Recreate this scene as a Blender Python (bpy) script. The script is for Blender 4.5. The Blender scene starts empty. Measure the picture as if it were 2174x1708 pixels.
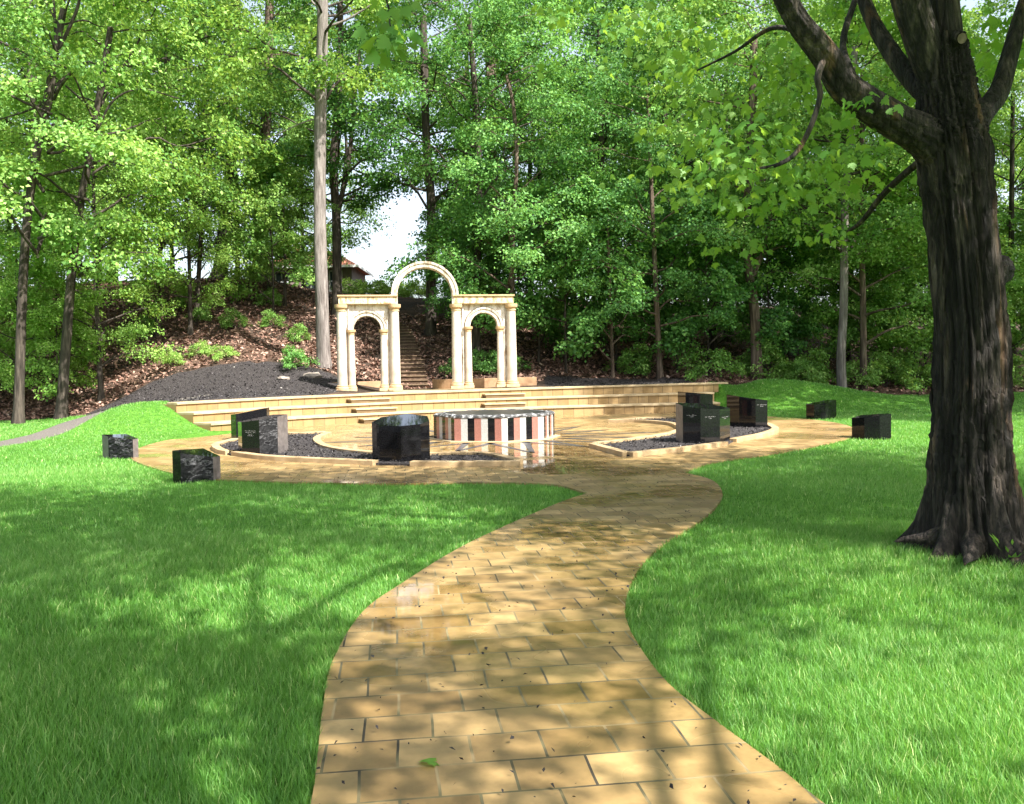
import bpy, bmesh, math, random
import numpy as np
from mathutils import Vector, Matrix
from mathutils.geometry import tessellate_polygon

C = bpy.context.scene.collection
S = bpy.context.scene
rad = math.radians

# ------------------------------------------------------------------ camera, sky, sun, exposure
PITCH, ROLL, EYE, FPX = rad(2.1), rad(0.9), 1.6, 1883.0      # focal length in units of a 2174 wide frame
cam = bpy.data.cameras.new('camera')
cam.sensor_width = 36.0
cam.lens = 36.0 * FPX / 2174.0
cam.clip_end = 2000.0
cam.clip_start = 0.05
camo = bpy.data.objects.new('camera', cam)
C.objects.link(camo)
V_f = Vector((0, math.cos(PITCH), -math.sin(PITCH)))
V_r = Vector((1, 0, 0))
V_u = Vector((0, math.sin(PITCH), math.cos(PITCH)))
V_r2 = V_r * math.cos(ROLL) - V_u * math.sin(ROLL)
V_u2 = V_u * math.cos(ROLL) + V_r * math.sin(ROLL)
M = Matrix((V_r2, V_u2, -V_f)).transposed().to_4x4()
M.translation = Vector((0, 0, EYE))
camo.matrix_world = M
S.camera = camo

SUN_EL, SUN_AZ = rad(49), rad(47)        # azimuth: degrees to the right of straight behind the camera
sun_dir = Vector((math.sin(SUN_AZ) * math.cos(SUN_EL), -math.cos(SUN_AZ) * math.cos(SUN_EL), math.sin(SUN_EL)))
W = bpy.data.worlds.new('World')
S.world = W
W.use_nodes = True
nt = W.node_tree
sky = nt.nodes.new('ShaderNodeTexSky')
sky.sky_type = 'NISHITA'
sky.sun_disc = False
sky.sun_elevation = SUN_EL
sky.sun_rotation = math.atan2(sun_dir.x, sun_dir.y)
sky.air_density = 1.0
sky.dust_density = 3.0
sky.ozone_density = 1.0
bg = nt.nodes['Background']
bg.inputs['Strength'].default_value = 0.108
hz = nt.nodes.new('ShaderNodeHueSaturation')          # a milky, hazy summer sky
hz.inputs['Saturation'].default_value = 0.6
hz.inputs['Value'].default_value = 1.1
nt.links.new(sky.outputs[0], hz.inputs['Color'])
nt.links.new(hz.outputs[0], bg.inputs[0])
sl = bpy.data.lights.new('sun', 'SUN')
sl.energy = 5.0
sl.angle = rad(0.55)
sl.color = (1.0, 0.965, 0.9)
so = bpy.data.objects.new('sun', sl)
C.objects.link(so)
so.rotation_euler = sun_dir.to_track_quat('Z', 'Y').to_euler()
S.view_settings.view_transform = 'Standard'
S.view_settings.look = 'None'
S.view_settings.exposure = 1.64
S.view_settings.gamma = 1.0
cy = S.cycles
cy.max_bounces = 7
cy.diffuse_bounces = 4
cy.glossy_bounces = 3
cy.transmission_bounces = 4
cy.transparent_max_bounces = 4
cy.caustics_reflective = False
cy.caustics_refractive = False

# ------------------------------------------------------------------ helpers
def at(px, py, d):
    """world point at depth d (metres along y) that the photograph shows at px, py (2174 x 1708 frame)"""
    v = V_f + V_r2 * ((px - 1087) / FPX) - V_u2 * ((py - 854) / FPX)
    return Vector((0, 0, EYE)) + v * (d / v.y)

def mesh_np(name, verts, loops, sizes, smooth=False):
    verts = np.asarray(verts, dtype=np.float32).reshape(-1, 3)
    loops = np.asarray(loops, dtype=np.int32).ravel()
    sizes = np.asarray(sizes, dtype=np.int32).ravel()
    me = bpy.data.meshes.new(name)
    me.vertices.add(len(verts))
    me.vertices.foreach_set('co', verts.ravel())
    me.loops.add(len(loops))
    me.loops.foreach_set('vertex_index', loops)
    me.polygons.add(len(sizes))
    st = np.concatenate([[0], np.cumsum(sizes)[:-1]]).astype(np.int32)
    me.polygons.foreach_set('loop_start', st)
    if smooth:
        me.polygons.foreach_set('use_smooth', np.ones(len(sizes), dtype=bool))
    me.update(calc_edges=True)
    me.validate()
    return me

def fattr(me, name, vals):
    a = me.attributes.new(name, 'FLOAT', 'POINT')
    a.data.foreach_set('value', np.asarray(vals, dtype=np.float32))

def obj(name, me, mat=None, parent=None, loc=None):
    if mat is not None and len(me.materials) == 0:
        for m_ in (mat if isinstance(mat, (list, tuple)) else [mat]):
            me.materials.append(m_)
    o = bpy.data.objects.new(name, me)
    C.objects.link(o)
    if parent is not None:
        o.parent = parent
    if loc is not None:
        o.location = loc
    return o

def empty(name, loc=(0, 0, 0), rz=0.0):
    o = bpy.data.objects.new(name, None)
    o.empty_display_size = 0.2
    C.objects.link(o)
    o.location = loc
    o.rotation_euler = (0, 0, rz)
    return o

def tag(o, label=None, cat=None, group=None, kind=None):
    if label: o['label'] = label
    if cat: o['category'] = cat
    if group: o['group'] = group
    if kind: o['kind'] = kind
    return o

class MB:
    """collects vertices and faces, with a material index per face and optional uv"""
    def __init__(s):
        s.v, s.f, s.m, s.uv = [], [], [], []
    def add(s, verts, faces, mi=0, uvs=None):
        n = len(s.v)
        s.v += [tuple(p) for p in verts]
        for k, f in enumerate(faces):
            s.f.append([n + i for i in f])
            s.m.append(mi)
            s.uv.append(uvs[k] if uvs else None)
    def box(s, c, size, mi=0, rz=0.0):
        hx, hy, hz = size[0] / 2, size[1] / 2, size[2] / 2
        cs, sn = math.cos(rz), math.sin(rz)
        vs = []
        for z in (-hz, hz):
            for x, y in ((-hx, -hy), (hx, -hy), (hx, hy), (-hx, hy)):
                vs.append((c[0] + x * cs - y * sn, c[1] + x * sn + y * cs, c[2] + z))
        s.add(vs, [(3, 2, 1, 0), (4, 5, 6, 7), (0, 1, 5, 4), (1, 2, 6, 5), (2, 3, 7, 6), (3, 0, 4, 7)], mi)
    def prism(s, poly, z0, ztop, mi=0, mtop=None):
        """poly: plan points counter-clockwise; z0 and ztop numbers or lists"""
        n = len(poly)
        zb = z0 if isinstance(z0, (list, tuple)) else [z0] * n
        zt = ztop if isinstance(ztop, (list, tuple)) else [ztop] * n
        vs = [(p[0], p[1], zb[i]) for i, p in enumerate(poly)] + [(p[0], p[1], zt[i]) for i, p in enumerate(poly)]
        s.add(vs, [tuple(range(n - 1, -1, -1))], mi)
        k = len(s.v) - 2 * n
        s.f.append([k + n + i for i in range(n)]); s.m.append(mi if mtop is None else mtop); s.uv.append(None)
        for i in range(n):
            j = (i + 1) % n
            s.f.append([k + i, k + j, k + n + j, k + n + i])
            s.m.append(mi[i] if isinstance(mi, (list, tuple)) else mi); s.uv.append(None)
    def lathe(s, prof, c=(0, 0, 0), n=24, mi=0):
        vs, fs = [], []
        for r, z in prof:
            for k in range(n):
                a = 2 * math.pi * k / n
                vs.append((c[0] + r * math.cos(a), c[1] + r * math.sin(a), c[2] + z))
        for i in range(len(prof) - 1):
            for k in range(n):
                k2 = (k + 1) % n
                fs.append((i * n + k, i * n + k2, (i + 1) * n + k2, (i + 1) * n + k))
        fs.append(tuple(range(n - 1, -1, -1)))
        fs.append(tuple((len(prof) - 1) * n + k for k in range(n)))
        s.add(vs, fs, mi)
    def mesh(s, name, smooth=False, bevel=0.0, angle=None):
        me = bpy.data.meshes.new(name)
        me.from_pydata(s.v, [], s.f)
        me.polygons.foreach_set('material_index', [m if not isinstance(m, (list, tuple)) else m[0] for m in s.m])
        if any(u is not None for u in s.uv):
            ul = me.uv_layers.new(name='UVMap')
            for p, u in zip(me.polygons, s.uv):
                if u is not None:
                    for li, q in zip(p.loop_indices, u):
                        ul.data[li].uv = q
        if bevel > 0:
            bm = bmesh.new(); bm.from_mesh(me)
            bmesh.ops.remove_doubles(bm, verts=bm.verts, dist=0.0005)
            ed = [e for e in bm.edges if len(e.link_faces) == 2 and e.calc_face_angle(0) > 0.4]
            bmesh.ops.bevel(bm, geom=ed, offset=bevel, segments=2, profile=0.6, affect='EDGES', clamp_overlap=True)
            bm.to_mesh(me); bm.free()
        if smooth:
            me.polygons.foreach_set('use_smooth', [True] * len(me.polygons))
            if angle:
                me.set_sharp_from_angle(angle=rad(angle))
        me.update()
        return me

def catmull(pts, n=8):
    P = [np.array(p, float) for p in pts]
    P = [2 * P[0] - P[1]] + P + [2 * P[-1] - P[-2]]
    out = []
    for i in range(1, len(P) - 2):
        for k in range(n):
            t = k / n
            a, b, c, d = P[i - 1], P[i], P[i + 1], P[i + 2]
            out.append(0.5 * (2 * b + (c - a) * t + (2 * a - 5 * b + 4 * c - d) * t * t + (3 * b - 3 * c + d - a) * t ** 3))
    out.append(P[-2])
    return np.array(out)

def tube_np(path, radii, sides=10, rng=None, rough=0.0, ridges=None):
    """returns verts, quads of a tube along path; ridges(theta, s) -> radius factor array"""
    path = np.asarray(path, float); n = len(path)
    tan = np.gradient(path, axis=0)
    tan /= np.linalg.norm(tan, axis=1)[:, None] + 1e-9
    up = np.array([0, 1, 0.0])
    if abs(tan[0] @ up) > 0.9: up = np.array([1, 0, 0.0])
    th = np.linspace(0, 2 * np.pi, sides, endpoint=False)
    V = np.zeros((n, sides, 3))
    for i in range(n):
        a = np.cross(tan[i], up); a /= np.linalg.norm(a)
        b = np.cross(a, tan[i]); up = b
        r = radii[i] * np.ones(sides)
        if rough and rng is not None:
            r = r * (1 + rough * rng.normal(size=sides))
        if ridges is not None:
            r = r * ridges(th, i)
        V[i] = path[i] + (np.cos(th) * r)[:, None] * a + (np.sin(th) * r)[:, None] * b
    idx = np.arange(n * sides).reshape(n, sides)
    q = np.stack([idx[:-1], np.roll(idx, -1, 1)[:-1], np.roll(idx, -1, 1)[1:], idx[1:]], -1).reshape(-1, 4)
    return V.reshape(-1, 3), q

class NPM:
    """collects numpy vertex / quad arrays"""
    def __init__(s): s.V, s.Q, s.n = [], [], 0
    def add(s, v, q):
        s.V.append(v); s.Q.append(q + s.n); s.n += len(v)
    def mesh(s, name, smooth=True):
        v = np.concatenate(s.V); q = np.concatenate(s.Q)
        return mesh_np(name, v, q, np.full(len(q), 4), smooth)

def sstep(x, a, b):
    t = np.clip((x - a) / (b - a), 0, 1)
    return t * t * (3 - 2 * t)

# ------------------------------------------------------------------ materials
def newmat(name):
    m = bpy.data.materials.new(name); m.use_nodes = True
    t = m.node_tree
    for n in list(t.nodes): t.nodes.remove(n)
    out = t.nodes.new('ShaderNodeOutputMaterial')
    return m, t, out

def N(t, kind, **kw):
    n = t.nodes.new('ShaderNode' + kind)
    for k, v in kw.items():
        if k.startswith('i_'):
            key = k[2:]
            n.inputs[int(key) if key.isdigit() else key].default_value = v
        else:
            setattr(n, k, v)
    return n

def ramp(t, src, stops):
    r = t.nodes.new('ShaderNodeValToRGB')
    e = r.color_ramp.elements
    while len(e) < len(stops): e.new(0.5)
    for el, (p, c) in zip(e, stops):
        el.position = p; el.color = (*c, 1) if len(c) == 3 else c
    t.links.new(src, r.inputs[0])
    return r

def mixc(t, fac, a, b, mode='MIX'):
    n = t.nodes.new('ShaderNodeMix'); n.data_type = 'RGBA'; n.blend_type = mode
    for sock, v in ((n.inputs[0], fac), (n.inputs[6], a), (n.inputs[7], b)):
        if hasattr(v, 'links'): t.links.new(v, sock)
        elif isinstance(v, (int, float)): sock.default_value = v
        else: sock.default_value = (*v, 1)
    return n.outputs[2]

def coords(t, kind='Object', scale=(1, 1, 1), rot=(0, 0, 0)):
    tc = N(t, 'TexCoord'); mp = N(t, 'Mapping')
    mp.inputs['Scale'].default_value = scale; mp.inputs['Rotation'].default_value = rot
    t.links.new(tc.outputs[kind], mp.inputs[0])
    return mp.outputs[0]

def leafmat(name, lo, mid, hi, trans=0.4, tcol=(0.32, 0.5, 0.05), gloss=0.022):
    m, t, out = newmat(name)
    a = N(t, 'Attribute', attribute_name='rnd')
    oi = N(t, 'ObjectInfo')
    ad = N(t, 'Math', operation='MULTIPLY_ADD', i_1=0.3, i_2=-0.15)
    t.links.new(oi.outputs['Random'], ad.inputs[0])
    s_ = N(t, 'Math', operation='ADD', use_clamp=True)
    t.links.new(a.outputs['Fac'], s_.inputs[0]); t.links.new(ad.outputs[0], s_.inputs[1])
    c = ramp(t, s_.outputs[0], [(0.0, lo), (0.5, mid), (1.0, hi)])
    d = N(t, 'BsdfDiffuse'); tr = N(t, 'BsdfTranslucent'); g = N(t, 'BsdfGlossy', i_Roughness=0.6)
    t.links.new(c.outputs[0], d.inputs[0])
    tc = mixc(t, 0.55, c.outputs[0], tcol)
    t.links.new(tc, tr.inputs[0])
    g.inputs[0].default_value = (0.9, 0.95, 0.9, 1)
    m1 = N(t, 'MixShader', i_0=trans); m2 = N(t, 'MixShader', i_0=gloss)
    t.links.new(d.outputs[0], m1.inputs[1]); t.links.new(tr.outputs[0], m1.inputs[2])
    t.links.new(m1.outputs[0], m2.inputs[1]); t.links.new(g.outputs[0], m2.inputs[2])
    t.links.new(m2.outputs[0], out.inputs[0])
    return m

def pbr(name, colfn, rough=0.8, bump=None, spec=0.5):
    """colfn(t) -> colour socket or tuple; bump(t) -> (height socket, strength, distance)"""
    m, t, out = newmat(name)
    p = N(t, 'BsdfPrincipled')
    p.inputs['Specular IOR Level'].default_value = spec
    c = colfn(t)
    if hasattr(c, 'links'): t.links.new(c, p.inputs['Base Color'])
    else: p.inputs['Base Color'].default_value = (*c, 1)
    if callable(rough): t.links.new(rough(t), p.inputs['Roughness'])
    else: p.inputs['Roughness'].default_value = rough
    if bump:
        h, st, di = bump(t)
        b = N(t, 'Bump', i_Strength=st, i_Distance=di)
        t.links.new(h, b.inputs['Height']); t.links.new(b.outputs[0], p.inputs['Normal'])
    t.links.new(p.outputs[0], out.inputs[0])
    return m

def noise(t, vec, scale, detail=4, rough=0.6):
    n = N(t, 'TexNoise', i_Scale=scale, i_Detail=detail, i_Roughness=rough)
    t.links.new(vec, n.inputs['Vector'])
    return n.outputs[0]

MT = {}
MT['leaf'] = leafmat('leaf_green', (0.04, 0.125, 0.02), (0.155, 0.32, 0.055), (0.44, 0.6, 0.19), 0.36, (0.46, 0.66, 0.09))
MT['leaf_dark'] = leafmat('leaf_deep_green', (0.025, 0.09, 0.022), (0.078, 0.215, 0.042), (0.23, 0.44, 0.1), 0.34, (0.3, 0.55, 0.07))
MT['leaf_yellow'] = leafmat('leaf_yellow_green', (0.06, 0.17, 0.028), (0.23, 0.41, 0.07), (0.5, 0.64, 0.22), 0.38, (0.56, 0.72, 0.1))
MT['maple'] = leafmat('maple_leaf', (0.045, 0.16, 0.02), (0.12, 0.31, 0.045), (0.25, 0.45, 0.08), 0.52, (0.5, 0.7, 0.05), 0.03)
MT['grass'] = leafmat('grass_blade', (0.035, 0.15, 0.018), (0.135, 0.345, 0.045), (0.6, 0.68, 0.27), 0.42, (0.34, 0.62, 0.07), 0.04)
MT['shrub'] = leafmat('shrub_leaf', (0.04, 0.14, 0.025), (0.11, 0.29, 0.055), (0.24, 0.44, 0.1))

def bark(name, c0, c1, c2, sc=6.0, vs=0.12):
    def col(t):
        v = coords(t, 'Object', (sc, sc, sc * vs))
        n1 = noise(t, v, 1.6, 6, 0.65)
        return ramp(t, n1, [(0.3, c0), (0.5, c1), (0.72, c2)]).outputs[0]
    def bm_(t):
        v = coords(t, 'Object', (sc * 2, sc * 2, sc * 2 * vs))
        return noise(t, v, 2.0, 6, 0.7), 0.9, 0.03
    return pbr(name, col, 0.9, bm_, 0.2)
MT['bark_dark'] = bark('bark_dark', (0.018, 0.015, 0.013), (0.05, 0.04, 0.033), (0.13, 0.105, 0.085))
MT['bark_brown'] = bark('bark_brown', (0.035, 0.025, 0.018), (0.1, 0.072, 0.055), (0.24, 0.18, 0.14))
MT['bark_pale'] = bark('bark_pale', (0.075, 0.062, 0.055), (0.165, 0.142, 0.13), (0.3, 0.265, 0.245), 9.0, 0.1)
MT['bark_maple'] = None

def maple_bark():
    def col(t):
        v = coords(t, 'Object', (9, 9, 0.9))
        n1 = noise(t, v, 1.2, 8, 0.7)
        c = ramp(t, n1, [(0.36, (0.009, 0.007, 0.006)), (0.5, (0.03, 0.024, 0.02)), (0.6, (0.09, 0.07, 0.056)), (0.74, (0.24, 0.19, 0.155))]).outputs[0]
        v2 = coords(t, 'Object', (5, 5, 0.45))
        n2 = noise(t, v2, 1.1, 3, 0.5)
        f = ramp(t, n2, [(0.6, (0, 0, 0)), (0.7, (1, 1, 1))]).outputs[0]
        c2 = ramp(t, n1, [(0.35, (0.05, 0.025, 0.013)), (0.55, (0.17, 0.1, 0.055)), (0.8, (0.36, 0.25, 0.16))]).outputs[0]
        return mixc(t, f, c, c2)
    def bm_(t):
        v = coords(t, 'Object', (20, 20, 3.2))
        a = noise(t, v, 1.4, 8, 0.75)
        vo = N(t, 'TexVoronoi', feature='DISTANCE_TO_EDGE', i_Scale=1.0)
        t.links.new(coords(t, 'Object', (16, 16, 3.4)), vo.inputs['Vector'])
        r_ = ramp(t, vo.outputs['Distance'], [(0.0, (0, 0, 0)), (0.22, (1, 1, 1))]).outputs[0]
        ad = N(t, 'Math', operation='MULTIPLY_ADD', i_1=0.55); t.links.new(r_, ad.inputs[0]); t.links.new(a, ad.inputs[2])
        return ad.outputs[0], 1.0, 0.045
    return pbr('maple_bark', col, 0.8, bm_, 0.35)
MT['bark_maple'] = maple_bark()

def paving_mat():
    m, t, out = newmat('sandstone_paving')
    p = N(t, 'BsdfPrincipled')
    v = coords(t, 'Object', (1, 1, 1), (0, 0, rad(-7.5)))
    vw = N(t, 'VectorMath', operation='ADD')
    nz = N(t, 'TexNoise', i_Scale=1.3, i_Detail=2.0)
    t.links.new(v, nz.inputs['Vector'])
    ns = N(t, 'VectorMath', operation='SCALE'); ns.inputs['Scale'].default_value = 0.035
    t.links.new(nz.outputs['Color'], ns.inputs[0]); t.links.new(v, vw.inputs[0]); t.links.new(ns.outputs[0], vw.inputs[1])
    b = N(t, 'TexBrick', offset=0.5, offset_frequency=2, squash=1.0)
    b.inputs['Scale'].default_value = 1.0
    b.inputs['Brick Width'].default_value = 0.305; b.inputs['Row Height'].default_value = 0.275
    b.inputs['Mortar Size'].default_value = 0.0062; b.inputs['Mortar Smooth'].default_value = 0.15
    b.inputs['Bias'].default_value = 0.0
    b.inputs['Color1'].default_value = (0.22, 0.142, 0.056, 1); b.inputs['Color2'].default_value = (0.385, 0.267, 0.124, 1)
    b.inputs['Mortar'].default_value = (0.06, 0.05, 0.028, 1)
    t.links.new(vw.outputs[0], b.inputs['Vector'])
    n1 = noise(t, v, 5.0, 6, 0.65)
    n2 = noise(t, v, 0.7, 3, 0.5)
    n3 = noise(t, v, 45.0, 3, 0.6)
    c = mixc(t, 0.75, b.outputs['Color'], ramp(t, n1, [(0.3, (0.55, 0.52, 0.45)), (0.62, (1.15, 1.1, 1.02))]).outputs[0], 'MULTIPLY')
    c = mixc(t, ramp(t, n2, [(0.42, (0, 0, 0)), (0.62, (0.5, 0.5, 0.5))]).outputs[0], c, mixc(t, 1.0, c, (0.72, 0.7, 0.66), 'MULTIPLY'))
    # small dark specks of debris
    sp = ramp(t, n3, [(0.70, (0, 0, 0)), (0.76, (0.65, 0.65, 0.65))]).outputs[0]
    c = mixc(t, sp, c, (0.09, 0.07, 0.04))
    # mortar partly sandy, partly mossy
    mz = noise(t, v, 2.2, 3, 0.6)
    mc = ramp(t, mz, [(0.36, (0.035, 0.028, 0.018)), (0.5, (0.12, 0.105, 0.05)), (0.62, (0.27, 0.2, 0.1))]).outputs[0]
    c = mixc(t, b.outputs['Fac'], c, mc)
    t.links.new(c, p.inputs['Base Color'])
    # damp film: glossier where water lies
    geo = N(t, 'NewGeometry')
    wet = noise(t, v, 0.45, 3, 0.55)
    r = ramp(t, wet, [(0.40, (0.12, 0.12, 0.12)), (0.55, (0.5, 0.5, 0.5))]).outputs[0]
    # the puddle beside the drum and the one at the path's left edge
    def spot(x, y, rx, ry):
        mp = N(t, 'Mapping'); mp.inputs['Location'].default_value = (-x / rx, -y / ry, 0); mp.inputs['Scale'].default_value = (1 / rx, 1 / ry, 0)
        t.links.new(geo.outputs['Position'], mp.inputs[0])
        ln = N(t, 'VectorMath', operation='LENGTH'); t.links.new(mp.outputs[0], ln.inputs[0])
        ad = N(t, 'Math', operation='MULTIPLY_ADD', i_1=0.9, i_2=-0.45); t.links.new(n1, ad.inputs[0])
        sm = N(t, 'Math', operation='ADD'); t.links.new(ln.outputs['Value'], sm.inputs[0]); t.links.new(ad.outputs[0], sm.inputs[1])
        return ramp(t, sm.outputs[0], [(0.8, (0, 0, 0)), (1.0, (1, 1, 1))]).outputs[0]
    for s_ in ((0.7, 18.2, 2.3, 2.4), (-0.56, 5.85, 0.45, 0.95), (0.6, 14.6, 0.8, 1.3)):
        r = mixc(t, spot(*s_), (0.035, 0.035, 0.035), r)
    rb = mixc(t, b.outputs['Fac'], r, (0.8, 0.8, 0.8))
    t.links.new(rb, p.inputs['Roughness'])
    inv = N(t, 'Math', operation='SUBTRACT', i_0=1.0); t.links.new(b.outputs['Fac'], inv.inputs[1])
    hm = N(t, 'Math', operation='MULTIPLY_ADD', i_1=0.12); t.links.new(n1, hm.inputs[0]); t.links.new(inv.outputs[0], hm.inputs[2])
    bu = N(t, 'Bump', i_Strength=0.35, i_Distance=0.006); t.links.new(hm.outputs[0], bu.inputs['Height'])
    t.links.new(bu.outputs[0], p.inputs['Normal'])
    t.links.new(p.outputs[0], out.inputs[0])
    return m
MT['paving'] = paving_mat()

def veneer_mat():
    def col(t):
        uv = coords(t, 'UV', (1, 1, 1))
        b = N(t, 'TexBrick', offset=0.0, squash=1.0)
        b.inputs['Scale'].default_value = 1.0; b.inputs['Brick Width'].default_value = 0.36; b.inputs['Row Height'].default_value = 0.6
        b.inputs['Mortar Size'].default_value = 0.009; b.inputs['Bias'].default_value = 0.0
        b.inputs['Color1'].default_value = (0.27, 0.175, 0.072, 1); b.inputs['Color2'].default_value = (0.365, 0.25, 0.118, 1)
        b.inputs['Mortar'].default_value = (0.13, 0.085, 0.04, 1)
        t.links.new(uv, b.inputs['Vector'])
        v = coords(t, 'Object')
        n1 = noise(t, v, 3.0, 5)
        c = mixc(t, 0.6, b.outputs['Color'], ramp(t, n1, [(0.3, (0.7, 0.66, 0.6)), (0.7, (1.1, 1.08, 1.05))]).outputs[0], 'MULTIPLY')
        vs = coords(t, 'Object', (3, 3, 0.5))
        st = ramp(t, noise(t, vs, 1.0, 4), [(0.5, (0, 0, 0)), (0.7, (0.55, 0.55, 0.55))]).outputs[0]
        return mixc(t, st, c, (0.17, 0.12, 0.07))
    return pbr('stone_veneer', col, 0.7, None, 0.3)
MT['veneer'] = veneer_mat()

def stone(name, a, b, c, sc=4, rough=0.75, bs=0.4, bd=0.01):
    def col(t):
        v = coords(t, 'Object')
        return ramp(t, noise(t, v, sc, 7, 0.65), [(0.3, a), (0.5, b), (0.7, c)]).outputs[0]
    def bm_(t):
        v = coords(t, 'Object')
        return noise(t, v, sc * 5, 6, 0.7), bs, bd
    return pbr(name, col, rough, bm_, 0.35)
MT['cap'] = stone('cap_stone', (0.31, 0.23, 0.125), (0.39, 0.3, 0.175), (0.46, 0.365, 0.23), 3)
MT['kerb'] = stone('kerb_stone', (0.25, 0.17, 0.085), (0.35, 0.25, 0.135), (0.44, 0.33, 0.19), 3)
MT['column'] = stone('column_stone', (0.37, 0.29, 0.215), (0.47, 0.405, 0.33), (0.56, 0.51, 0.445), 2.2)
MT['trim'] = stone('trim_stone', (0.32, 0.205, 0.105), (0.42, 0.295, 0.165), (0.5, 0.38, 0.24), 3)
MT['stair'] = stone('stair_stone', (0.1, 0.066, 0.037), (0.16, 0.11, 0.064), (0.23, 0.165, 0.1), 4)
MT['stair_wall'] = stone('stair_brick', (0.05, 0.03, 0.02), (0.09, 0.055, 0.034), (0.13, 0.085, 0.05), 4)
MT['rock'] = stone('pale_rock', (0.16, 0.135, 0.11), (0.24, 0.2, 0.17), (0.3, 0.26, 0.22), 6)
MT['planter'] = stone('planter_stone', (0.26, 0.15, 0.08), (0.36, 0.22, 0.12), (0.42, 0.27, 0.16), 4)

def weathered():
    def col(t):
        v = coords(t, 'Object')
        base = ramp(t, noise(t, v, 2.5, 6, 0.65), [(0.35, (0.5, 0.44, 0.36)), (0.6, (0.64, 0.61, 0.56))]).outputs[0]
        vs = coords(t, 'Object', (5, 5, 1.6))
        st = ramp(t, noise(t, vs, 1.3, 7, 0.75), [(0.48, (0, 0, 0)), (0.6, (0.85, 0.85, 0.85))]).outputs[0]
        c = mixc(t, st, base, (0.24, 0.17, 0.105))
        sp = ramp(t, noise(t, v, 16, 5, 0.7), [(0.6, (0, 0, 0)), (0.68, (0.6, 0.6, 0.6))]).outputs[0]
        return mixc(t, sp, c, (0.3, 0.24, 0.18))
    def bm_(t):
        return noise(t, coords(t, 'Object'), 14, 6, 0.7), 0.5, 0.02
    return pbr('weathered_cast_stone', col, 0.85, bm_, 0.2)
MT['panel'] = weathered()

def stained_trim():
    def col(t):
        v = coords(t, 'Object', (6, 6, 3))
        base = ramp(t, noise(t, coords(t, 'Object'), 2.5, 5), [(0.35, (0.52, 0.4, 0.25)), (0.65, (0.66, 0.56, 0.4))]).outputs[0]
        st = ramp(t, noise(t, v, 1.3, 6, 0.7), [(0.48, (0, 0, 0)), (0.58, (0.85, 0.85, 0.85))]).outputs[0]
        return mixc(t, st, base, (0.25, 0.15, 0.06))
    return pbr('stained_cast_stone', col, 0.85, None, 0.2)
MT['lintel'] = stained_trim()

def granite(name, base, rough, b=None):
    def col(t):
        v = coords(t, 'Object')
        return ramp(t, noise(t, v, 60, 3), [(0.45, base), (0.8, tuple(x * 1.8 + 0.004 for x in base))]).outputs[0]
    return pbr(name, col, rough, b, 0.24)
MT['granite'] = granite('polished_black_granite', (0.006, 0.006, 0.007), 0.035)
def rough_granite():
    def col(t):
        v = coords(t, 'Object')
        c = ramp(t, noise(t, v, 5, 6, 0.65), [(0.35, (0.008, 0.008, 0.009)), (0.6, (0.018, 0.018, 0.019)), (0.85, (0.045, 0.044, 0.045))]).outputs[0]
        cr = noise(t, coords(t, 'Object', (1.6, 1.6, 3.6)), 1.7, 5, 0.62)
        ln = ramp(t, cr, [(0.475, (0, 0, 0)), (0.497, (0.5, 0.5, 0.5)), (0.52, (0, 0, 0))]).outputs[0]
        c = mixc(t, ln, c, (0.2, 0.2, 0.205))
        return c
    def bm_(t):
        return noise(t, coords(t, 'Object'), 5.5, 8, 0.62), 0.7, 0.07
    return pbr('rough_black_granite', col, 0.55, bm_, 0.12)
MT['rough_granite'] = rough_granite()
MT['edge_granite'] = stone('flamed_granite_edge', (0.07, 0.06, 0.057), (0.12, 0.105, 0.1), (0.18, 0.155, 0.147), 9, 0.5)
MT['gran_red'] = granite('polished_red_granite', (0.24, 0.11, 0.088), 0.08)
MT['gran_white'] = granite('polished_white_granite', (0.33, 0.325, 0.315), 0.08)
MT['chipped'] = stone('chipped_pale_edge', (0.02, 0.02, 0.022), (0.08, 0.08, 0.08), (0.62, 0.62, 0.62), 9, 0.5, 1.0, 0.03)
MT['letter'] = pbr('engraved_letters', lambda t: (0.27, 0.27, 0.265), 0.8)

def mulchcol(t):
    v = coords(t, 'Object')
    return ramp(t, noise(t, v, 26, 5, 0.7), [(0.33, (0.014, 0.012, 0.012)), (0.5, (0.042, 0.037, 0.037)), (0.7, (0.13, 0.115, 0.112))]).outputs[0]
MT['mulch'] = pbr('dark_mulch', mulchcol, 0.9, lambda t: (noise(t, coords(t, 'Object'), 30, 5, 0.75), 1.0, 0.03), 0.2)
def chipmat(name, stops, rough=0.8):
    def col(t):
        a = N(t, 'Attribute', attribute_name='rnd')
        return ramp(t, a.outputs['Fac'], stops).outputs[0]
    return pbr(name, col, rough, None, 0.3)
MT['chip'] = chipmat('mulch_chip', [(0.0, (0.012, 0.011, 0.013)), (0.6, (0.04, 0.036, 0.037)), (0.9, (0.13, 0.118, 0.115)), (1.0, (0.4, 0.37, 0.33))])
MT['litter'] = chipmat('dead_leaf', [(0.0, (0.07, 0.04, 0.03)), (0.35, (0.2, 0.11, 0.08)), (0.7, (0.38, 0.24, 0.18)), (1.0, (0.56, 0.43, 0.35))])

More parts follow.
